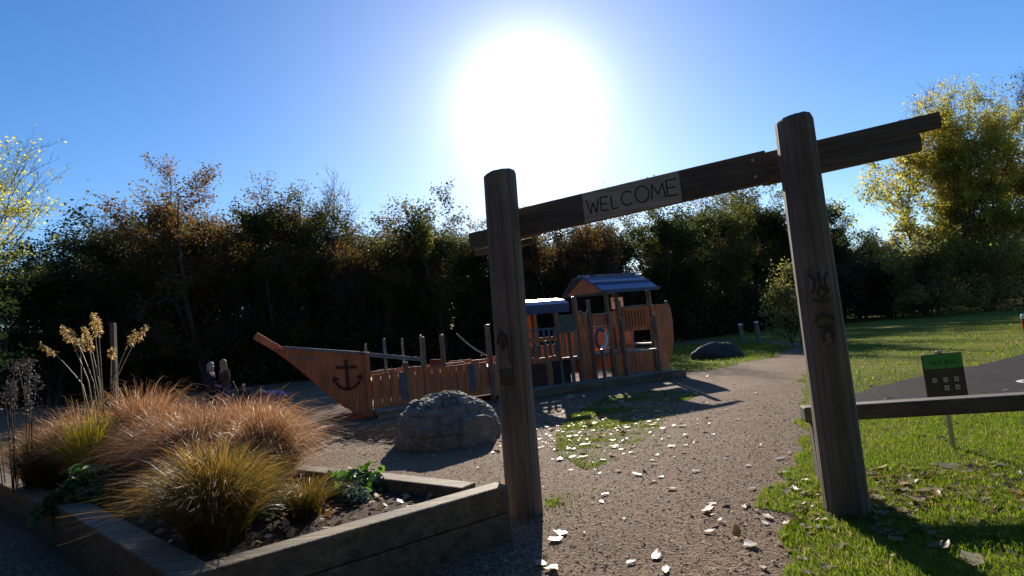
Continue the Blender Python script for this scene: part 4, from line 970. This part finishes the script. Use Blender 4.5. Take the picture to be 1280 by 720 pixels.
def standing():
    return {'pelvis': ((0, 0, .90), .125, .8), 'spine': ((0, .01, 1.06), .115, .8), 'chest': ((0, .02, 1.25), .135, .75), 'neck': ((0, .01, 1.40), .05), 'head': ((0, -.01, 1.515), .082, 1.1), 'crown': ((0, 0, 1.585), .06), 'nose': ((0, -.10, 1.505), .016),
            'shol': ((-.175, .02, 1.33), .055), 'shor': ((.175, .02, 1.33), .055), 'elbl': ((-.23, .03, 1.07), .042), 'elbr': ((.23, .03, 1.07), .042), 'wril': ((-.18, -.17, .98), .028), 'wrir': ((.20, -.08, .84), .028),
            'hipl': ((-.09, 0, .86), .095), 'hipr': ((.09, 0, .86), .095), 'knel': ((-.10, -.02, .48), .06), 'kner': ((.10, .0, .48), .06), 'ankl': ((-.10, .02, .085), .04), 'ankr': ((.10, .02, .085), .04), 'toel': ((-.115, -.14, .035), .032), 'toer': ((.115, -.14, .035), .032)}
p = at(263, 456, 16.0); person((p.x, 16.0, 0), R(100), 1.60, standing(), M_black, M_black, M_hairgrey, 'person in black clothes with greying hair standing in shade, turned to the right')
p = at(279, 453, 16.2); person((p.x, 16.2, 0), R(-40), 1.64, standing(), M_rustc, M_jeans, M_hairbrown, 'person in a russet top and blue jeans standing in shade by the bow')
p = at(304, 484, 15.6); person((p.x, 15.6, 0), R(30), 0.92, standing(), M_black, M_black, M_hairgrey, 'small child in dark clothes with fair hair beside the two adults', False)
Jb = standing()
Jb.update({'pelvis': ((0, .1, .50), .13, .85), 'spine': ((0, -.05, .60), .13, .85), 'chest': ((0, -.22, .66), .145, .8), 'neck': ((0, -.36, .67), .05), 'head': ((0, -.46, .66), .082, 1.1), 'crown': ((0, -.50, .71), .06), 'nose': ((0, -.53, .60), .016),
           'shol': ((-.17, -.26, .66), .055), 'shor': ((.17, -.26, .66), .055), 'elbl': ((-.22, -.34, .42), .042), 'elbr': ((.22, -.34, .42), .042), 'wril': ((-.15, -.5, .28), .028), 'wrir': ((.15, -.5, .28), .028),
           'hipl': ((-.1, .1, .46), .095), 'hipr': ((.1, .1, .46), .095), 'knel': ((-.14, -.22, .42), .06), 'kner': ((.14, -.22, .42), .06), 'ankl': ((-.12, .02, .085), .04), 'ankr': ((.12, .02, .085), .04), 'toel': ((-.13, -.15, .035), .032), 'toer': ((.13, -.15, .035), .032)})
p = at(352, 487, 14.6); person((p.x, 14.6, 0), R(-80), 1.64, Jb, M_bluej, M_jeans, M_hairgrey, 'person in a bright blue jacket crouching forward near the ship bow', False)
#OBJECTS_END

# ------------------------------------------------------------------ trees
def perp(v, rnd):
    o = Vector((rnd.gauss(0, 1), rnd.gauss(0, 1), rnd.gauss(0, 1))); o = o - v * o.dot(v); return o.normalized()
def make_tree(seed, H=10.0, stems=1, tr=0.14, start=0.15, spread=0.36, nb=16, nsub=7, ntw=6, twl=0.55, droop=0.0, up=0.35, lean=0.12, leaves=9000, lsize=0.15, lmat='olive', ljit=0.16,
              bare_top=0.0, bare_low=0.0, name='tree', ang=(0.75, 1.25), barkmat=None, wide=1.0, leader=0.92):
    rnd = random.Random(seed); m = MB(); tw = []; 
    def limb(p, d, L, r, n, wob, trop, sides, rend=0.25):
        pts = [p.copy()]; ds = []
        for i in range(n):
            d = (d + Vector((rnd.gauss(0, wob), rnd.gauss(0, wob), rnd.gauss(0, wob) + trop))).normalized()
            pts.append(pts[-1] + d * (L / n)); ds.append(d)
        m.tube(pts, [r * (1 - (1 - rend) * k / n) for k in range(n + 1)], sides, cap=False); return pts, ds
    for s in range(stems):
        a = 2 * math.pi * s / stems + rnd.uniform(-.5, .5); off = 0.0 if stems == 1 else rnd.uniform(0.1, 0.35) * wide
        d0 = Vector((math.cos(a) * lean * (stems > 1), math.sin(a) * lean * (stems > 1), 1)).normalized()
        hs = H * (1 if s == 0 else rnd.uniform(0.72, 0.98)); n = 12
        pts, ds = limb(Vector((math.cos(a) * off, math.sin(a) * off, -0.2)), d0, hs * leader, tr * (1 if s == 0 else .75), n, 0.055, 0.03, 8, 0.12)
        for b in range(nb):
            f = start + (1 - start) * ((b + rnd.random()) / nb) ** 0.85; f = min(0.985, f)
            i = min(n - 1, int(f * n)); p = pts[i].lerp(pts[i + 1], f * n - i)
            q = ds[i]; az = perp(q, rnd); an = rnd.uniform(*ang) * (1.05 - 0.45 * f); d = (q * math.cos(an) + az * math.sin(an)).normalized()
            prof = math.sin(math.pi * (0.28 + 0.55 * (f - start) / (1 - start))) ** 0.7
            L = hs * spread * (0.25 + 0.75 * prof) * rnd.uniform(0.65, 1.2); rr = max(0.018, tr * 0.38 * (1 - 0.75 * f))
            bp_, bd = limb(p, d, L, rr, 6, 0.14, up * 0.25 - droop, 5, 0.3)
            for c in range(nsub):
                g = 0.2 + 0.8 * (c + rnd.random()) / nsub; k = min(5, int(g * 6)); p2 = bp_[k].lerp(bp_[k + 1], g * 6 - k); q2 = bd[k]
                an = rnd.uniform(0.4, 1.1); d2 = (q2 * math.cos(an) + perp(q2, rnd) * math.sin(an)).normalized()
                L2 = L * rnd.uniform(0.25, 0.5) + 0.25
                cp, cd = limb(p2, d2, L2, max(0.010, rr * 0.4), 4, 0.18, up * 0.25 - droop * 1.5, 3, 0.4)
                for t in range(ntw):
                    g3 = (t + rnd.random()) / ntw; k3 = min(3, int(g3 * 4)); p3 = cp[k3].lerp(cp[k3 + 1], g3 * 4 - k3)
                    an = rnd.uniform(0.3, 0.9); d3 = (cd[k3] * math.cos(an) + perp(cd[k3], rnd) * math.sin(an)).normalized()
                    tp, td = limb(p3, d3, twl * rnd.uniform(0.5, 1.3), 0.007, 2, 0.2, up * 0.3 - droop * 2, 3, 0.6)
                    tw.append((p3, tp[-1], p3.z / H))
    root = empty(name)
    tro = m.build('trunk', barkmat or M_bark, root)
    if leaves:
        r = np.random.default_rng(seed); A_ = np.array([list(a) for a, b, z in tw]); B2 = np.array([list(b) for a, b, z in tw]); Z = np.array([z for *_, z in tw])
        w = np.ones(len(tw))
        # whole sprays go bare or stay full, so the crown has gaps
        cl = 0.35 + 1.3 / (1 + np.exp(-4 * np.sin(A_[:, 0] * 1.7 + seed) * np.sin(A_[:, 1] * 1.9) - 3 * np.sin(A_[:, 2] * 2.1 + seed * 2)))
        w *= cl * np.clip(1 - bare_top * np.clip((Z - 0.55) / 0.4, 0, 1), 0.02, 1) * np.clip(1 - bare_low * np.clip((0.45 - Z) / 0.4, 0, 1), 0.02, 1)
        ix = r.choice(len(tw), leaves, p=w / w.sum()); u = r.uniform(0.1, 1.1, (leaves, 1))
        C = A_[ix] * (1 - u) + B2[ix] * u + r.normal(0, ljit, (leaves, 3))
        C[:, 2] = np.maximum(C[:, 2], 0.05)
        nr = r.normal(0, 1, (leaves, 3)); nr[:, 2] += 0.5; nr /= np.linalg.norm(nr, axis=1, keepdims=True)
        e = np.cross(nr, r.normal(0, 1, (leaves, 3))); e /= np.linalg.norm(e, axis=1, keepdims=True); f = np.cross(nr, e)
        s = (lsize * r.uniform(0.55, 1.4, leaves))[:, None]
        Vv = np.stack([C - e * s * .6, C + f * s * .38 + nr * s * .1, C + e * s * .6, C - f * s * .38 + nr * s * .1], 1).reshape(-1, 3)
        tn = np.clip(r.normal(0.5, 0.2, leaves) + 0.25 * np.sin(A_[ix][:, 0] * 0.9 + seed) + 0.15 * np.sin(A_[ix][:, 2] * 1.4), 0, 1)
        np_mesh('crown', Vv, np.arange(leaves)[:, None] * 4 + np.arange(4), LF[lmat], root, tn)
    return root
def put(root, x, y, sc, rz, label, cat='tree', group=None, first=False):
    if first: r = root
    else:
        r = root.copy(); COL.objects.link(r)
        for c in root.children:
            d = c.copy(); COL.objects.link(d); d.parent = r
    r.location = (x, y, 0); r.rotation_euler = (0, 0, rz); r.scale = (sc, sc, sc) if isinstance(sc, (int, float)) else sc
    return tag(r, label, cat, group)
PROTO = {
    'rust': (dict(seed=1, H=13, stems=5, lean=0.26, leader=0.80, tr=0.17, start=0.10, spread=0.25, nb=13, nsub=7, ntw=6, leaves=38000, lsize=0.105, lmat='rusty', bare_top=0.12, name='thicket_tree'), 13),
    'olive': (dict(seed=2, H=11, stems=5, lean=0.26, leader=0.80, tr=0.15, start=0.08, spread=0.27, nb=13, nsub=7, ntw=6, leaves=38000, lsize=0.105, lmat='olive', bare_top=0.2, name='thicket_tree'), 11),
    'dense': (dict(seed=3, H=10, stems=5, lean=0.26, leader=0.80, tr=0.15, start=0.06, spread=0.27, nb=13, nsub=7, ntw=6, leaves=42000, lsize=0.115, lmat='olive', bare_top=0.0, name='thicket_tree'), 10),
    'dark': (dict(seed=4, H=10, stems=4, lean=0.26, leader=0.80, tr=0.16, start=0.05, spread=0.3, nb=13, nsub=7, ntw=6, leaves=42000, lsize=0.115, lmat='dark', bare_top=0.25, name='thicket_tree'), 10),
    'bare': (dict(seed=5, H=12, stems=3, tr=0.12, start=0.2, spread=0.24, nb=17, nsub=8, ntw=7, leaves=6000, lsize=0.10, lmat='rusty', bare_top=0.75, up=0.6, name='bare_tree', barkmat=M_twig), 12),
}
protos = {k: make_tree(**a) for k, (a, h) in PROTO.items()}
used = set()
row = [  # kind, top pixel x, y, depth, width factor, label
    ('dark', 62, 300, 34, 1.0, 'low dark shrubby tree between the yellow-tinged left tree and the thicket'),
    ('bare', 118, 280, 36, 0.8, 'thin bare-twigged tree left of the tall rust-topped one'),
    ('olive', 178, 262, 37, 1.0, 'rounded dark olive tree on the left shoulder of the rust-topped tree'),
    ('rust', 250, 220, 37, 1.0, 'tallest rust-topped tree of the thicket above the golden plumes'),
    ('olive', 338, 232, 38, 0.95, 'tall olive tree with thin twigs above the ship bow tip'),
    ('bare', 425, 246, 39, 0.8, 'bare twiggy tree with few leaves above the ship bow rail'),
    ('rust', 462, 280, 37, 0.85, 'brownish leafy tree behind the bow hull of the ship'),
    ('dense', 545, 262, 37, 1.0, 'dense rounded green tree just left of the left gateway post'),
    ('olive', 618, 272, 38, 0.9, 'olive tree directly behind the left gateway post'),
    ('rust', 690, 262, 38, 0.95, 'brown leaved tree under the left half of the lintel'),
    ('bare', 748, 258, 40, 0.8, 'sparse tree with sky showing through beneath the WELCOME plaque'),
    ('dense', 820, 256, 44, 0.95, 'dark green tree behind the blue cabin roof'),
    ('olive', 880, 243, 52, 0.9, 'olive tree below the right end of the WELCOME board'),
    ('dense', 950, 236, 60, 1.0, 'leafy green tree just left of the right gateway post'),
    ('dark', 1010, 275, 58, 0.9, 'dark tree hidden partly by the right gateway post'),
    ('rust', 1062, 288, 54, 0.85, 'brown autumn tree right of the right gateway post'),
    ('dark', 1100, 305, 55, 1.0, 'dark low tree at the foot of the big yellow tree'),
]
rr = random.Random(77)
for kind, px, py, Y, wf, lab in row:
    p = at(px, py, Y); h0 = PROTO[kind][1]; k = p.z / h0 / (0.93 if kind != 'bare' else 0.98)
    put(protos[kind], p.x, Y, (k * wf * rr.uniform(1.1, 1.25), k * wf * rr.uniform(1.1, 1.25), k), rr.uniform(0, 6.28), lab, 'tree', 'trees of the dark thicket', kind not in used); used.add(kind)
# second row closes the thicket behind
for i, (kind, px, py, Y) in enumerate([('dense', 30, 320, 44), ('dense', 150, 285, 46), ('dark', 215, 262, 46), ('rust', 290, 246, 46), ('olive', 372, 258, 47), ('dense', 405, 272, 44), ('olive', 448, 280, 48), ('dense', 492, 278, 44), ('rust', 520, 274, 48), ('olive', 585, 270, 46), ('dense', 640, 282, 44), ('dark', 672, 276, 48),
        ('olive', 725, 270, 48), ('dense', 770, 274, 46), ('olive', 850, 258, 56), ('dense', 915, 248, 66), ('olive', 985, 258, 66), ('olive', 1035, 288, 62), ('dense', 1090, 300, 64), ('dark', 1150, 305, 66)]):
    p = at(px, py, Y); k = p.z / PROTO[kind][1]
    put(protos[kind], p.x, Y, (k * 1.4, k * 1.4, k), rr.uniform(0, 6.28), ['tree in the second rank of the thicket showing through gaps of the front rank'][0], 'tree', 'second rank of thicket trees')
# left edge tree
t = make_tree(21, H=13, stems=1, tr=0.17, start=0.14, spread=0.34, nb=20, nsub=8, ntw=7, leaves=6500, lsize=0.125, lmat='yellow', bare_top=0.88, up=0.45, name='yellowing_tree', barkmat=M_twig)
p = at(-26, 212, 28); put(t, p.x, 28, p.z / 12.7, 0.4, 'open twiggy tree with yellow-green lower leaves at the left edge', first=True)
# right hand trees
t = make_tree(22, H=19, stems=6, tr=0.20, start=0.03, spread=0.27, nb=20, nsub=8, ntw=6, twl=0.75, leaves=120000, lsize=0.13, lmat='yellow', bare_top=0.35, up=0.75, lean=0.16, leader=0.85, name='yellow_tree', ang=(0.6, 1.1))
p = at(1190, 92, 45); put(t, p.x, 45, (p.z / 18.0, p.z / 18.0, p.z / 20.5), 0.3, 'tall yellow-green autumn tree right of the gateway', first=True)
t = make_tree(23, H=11, stems=1, tr=0.15, start=0.2, spread=0.42, nb=15, nsub=8, ntw=6, twl=0.7, leaves=5000, lsize=0.17, lmat='yellow', bare_top=0.5, up=0.2, name='yellow_tree')
p = at(1125, 200, 47); put(t, p.x, 47, p.z / 10.8, 1.3, 'smaller airy yellow tree with bare branch tips beside the lintel end', first=True)
t = make_tree(24, H=17, stems=2, tr=0.16, start=0.25, spread=0.2, nb=18, nsub=8, ntw=7, leaves=2500, lsize=0.15, lmat='rusty', bare_top=0.7, up=0.8, name='bare_tree', barkmat=M_twig)
p = at(1262, 96, 50); put(t, p.x, 50, p.z / 16.5, 2.0, 'tall slender leafless tree at the top right corner', first=True)
t = make_tree(25, H=12, stems=2, tr=0.17, start=0.15, spread=0.34, nb=17, nsub=7, ntw=6, leaves=13000, lsize=0.18, lmat='orange', bare_top=0.2, name='orange_tree')
p = at(1292, 200, 44); put(t, p.x, 44, p.z / 11.8, 0.2, 'orange-brown autumn tree at the right edge', first=True)
# bushes under the right hand trees
bush = make_tree(26, H=4.5, stems=4, tr=0.07, start=0.05, spread=0.42, nb=14, nsub=6, ntw=5, twl=0.4, leaves=9000, lsize=0.14, lmat='dark', lean=0.35, name='dark_bush')
fb = True
for px, py, Y, lb in ((1110, 335, 50, 'dark evergreen bush under the airy yellow tree'), (1155, 325, 58, 'dark bush at the foot of the tall yellow tree, left side'), (1215, 320, 58, 'dark bush at the foot of the tall yellow tree, right side'), (1262, 312, 48, 'dark bush below the orange tree at the right edge'), (1060, 335, 48, 'dark bush just right of the right gateway post')):
    p = at(px, py, Y); k = p.z / 4.3; put(bush, p.x, Y, (k * 1.2, k * 1.2, k), rr.uniform(0, 6), lb, 'bush', 'dark bushes under the right hand trees', fb); fb = False
t = make_tree(27, H=4.2, stems=4, tr=0.05, start=0.05, spread=0.30, nb=13, nsub=6, ntw=5, twl=0.35, leaves=4500, lsize=0.12, lmat='pale', lean=0.2, up=0.6, name='pale_bush')
ob = make_tree(28, H=6, stems=5, tr=0.08, start=0.03, spread=0.33, nb=14, nsub=6, ntw=6, twl=0.45, leaves=16000, lsize=0.12, lmat='pale', lean=0.3, leader=0.8, name='olive_bush')
for i, (px, py, lb) in enumerate(((1150, 292, 'olive leafy bush low in front of the tall yellow tree, nearer the gateway'), (1222, 288, 'olive leafy bush low in front of the tall yellow tree, nearer the orange tree'))):
    p = at(px, py, 43.5); k = p.z / 5.8; put(ob, p.x, 43.5, (k * 1.15, k * 1.15, k), 1.3 * i, lb, 'bush', 'olive bushes before the yellow tree', i == 0)
p = at(986, 342, 24); put(t, p.x, 24, p.z / 4.0, 0.5, 'sunlit pale green bush left of the right gateway post', 'bush', first=True)

# dense ground level growth inside and behind the thicket
def mass(name, n, xr, yr, zf, size, mat, seed, label, curve=0.0):
    r = np.random.default_rng(seed); x = r.uniform(*xr, n); y = r.uniform(*yr, n)
    y = y + curve * np.maximum(0, x - 5); top = zf * (0.65 + 0.25 * np.sin(x * 0.55 + seed) + 0.18 * np.sin(x * 1.45 + y) + 0.12 * np.sin(x * 3.1))
    z = r.uniform(0, 1, n) ** 0.8 * top; C = np.stack([x, y, z], 1)
    nr = r.normal(0, 1, (n, 3)); nr /= np.linalg.norm(nr, axis=1, keepdims=True); e = np.cross(nr, r.normal(0, 1, (n, 3))); e /= np.linalg.norm(e, axis=1, keepdims=True); f = np.cross(nr, e)
    s = (size * r.uniform(0.5, 1.4, n))[:, None]
    V = np.stack([C - e * s * .6, C + f * s * .42, C + e * s * .6, C - f * s * .42], 1).reshape(-1, 3)
    return tag(np_mesh(name, V, np.arange(n)[:, None] * 4 + np.arange(4), mat, None, np.clip(r.normal(0.45, 0.22, n), 0, 1)), label, 'undergrowth', kind='stuff')
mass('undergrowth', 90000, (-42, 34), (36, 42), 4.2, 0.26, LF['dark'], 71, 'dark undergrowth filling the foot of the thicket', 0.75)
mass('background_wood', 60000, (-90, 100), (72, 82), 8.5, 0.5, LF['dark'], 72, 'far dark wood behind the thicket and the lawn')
mass('sky_blocker', 60000, (-45, 45), (-17, -8), 15.0, 0.6, LF['dark'], 73, 'added unseen leaf mass blocking sky light from behind the viewpoint')  # added out of view to cut sky fill on camera-facing sides
mass('sky_blocker', 40000, (-27, -17.5), (-10, 15), 13.0, 0.55, LF['dark'], 74, 'added unseen leaf mass blocking sky light from left of the viewpoint')  # second unseen mass, added to block sky fill from the left
print('MESH VERTS', sum(len(m.vertices) for m in bpy.data.meshes))
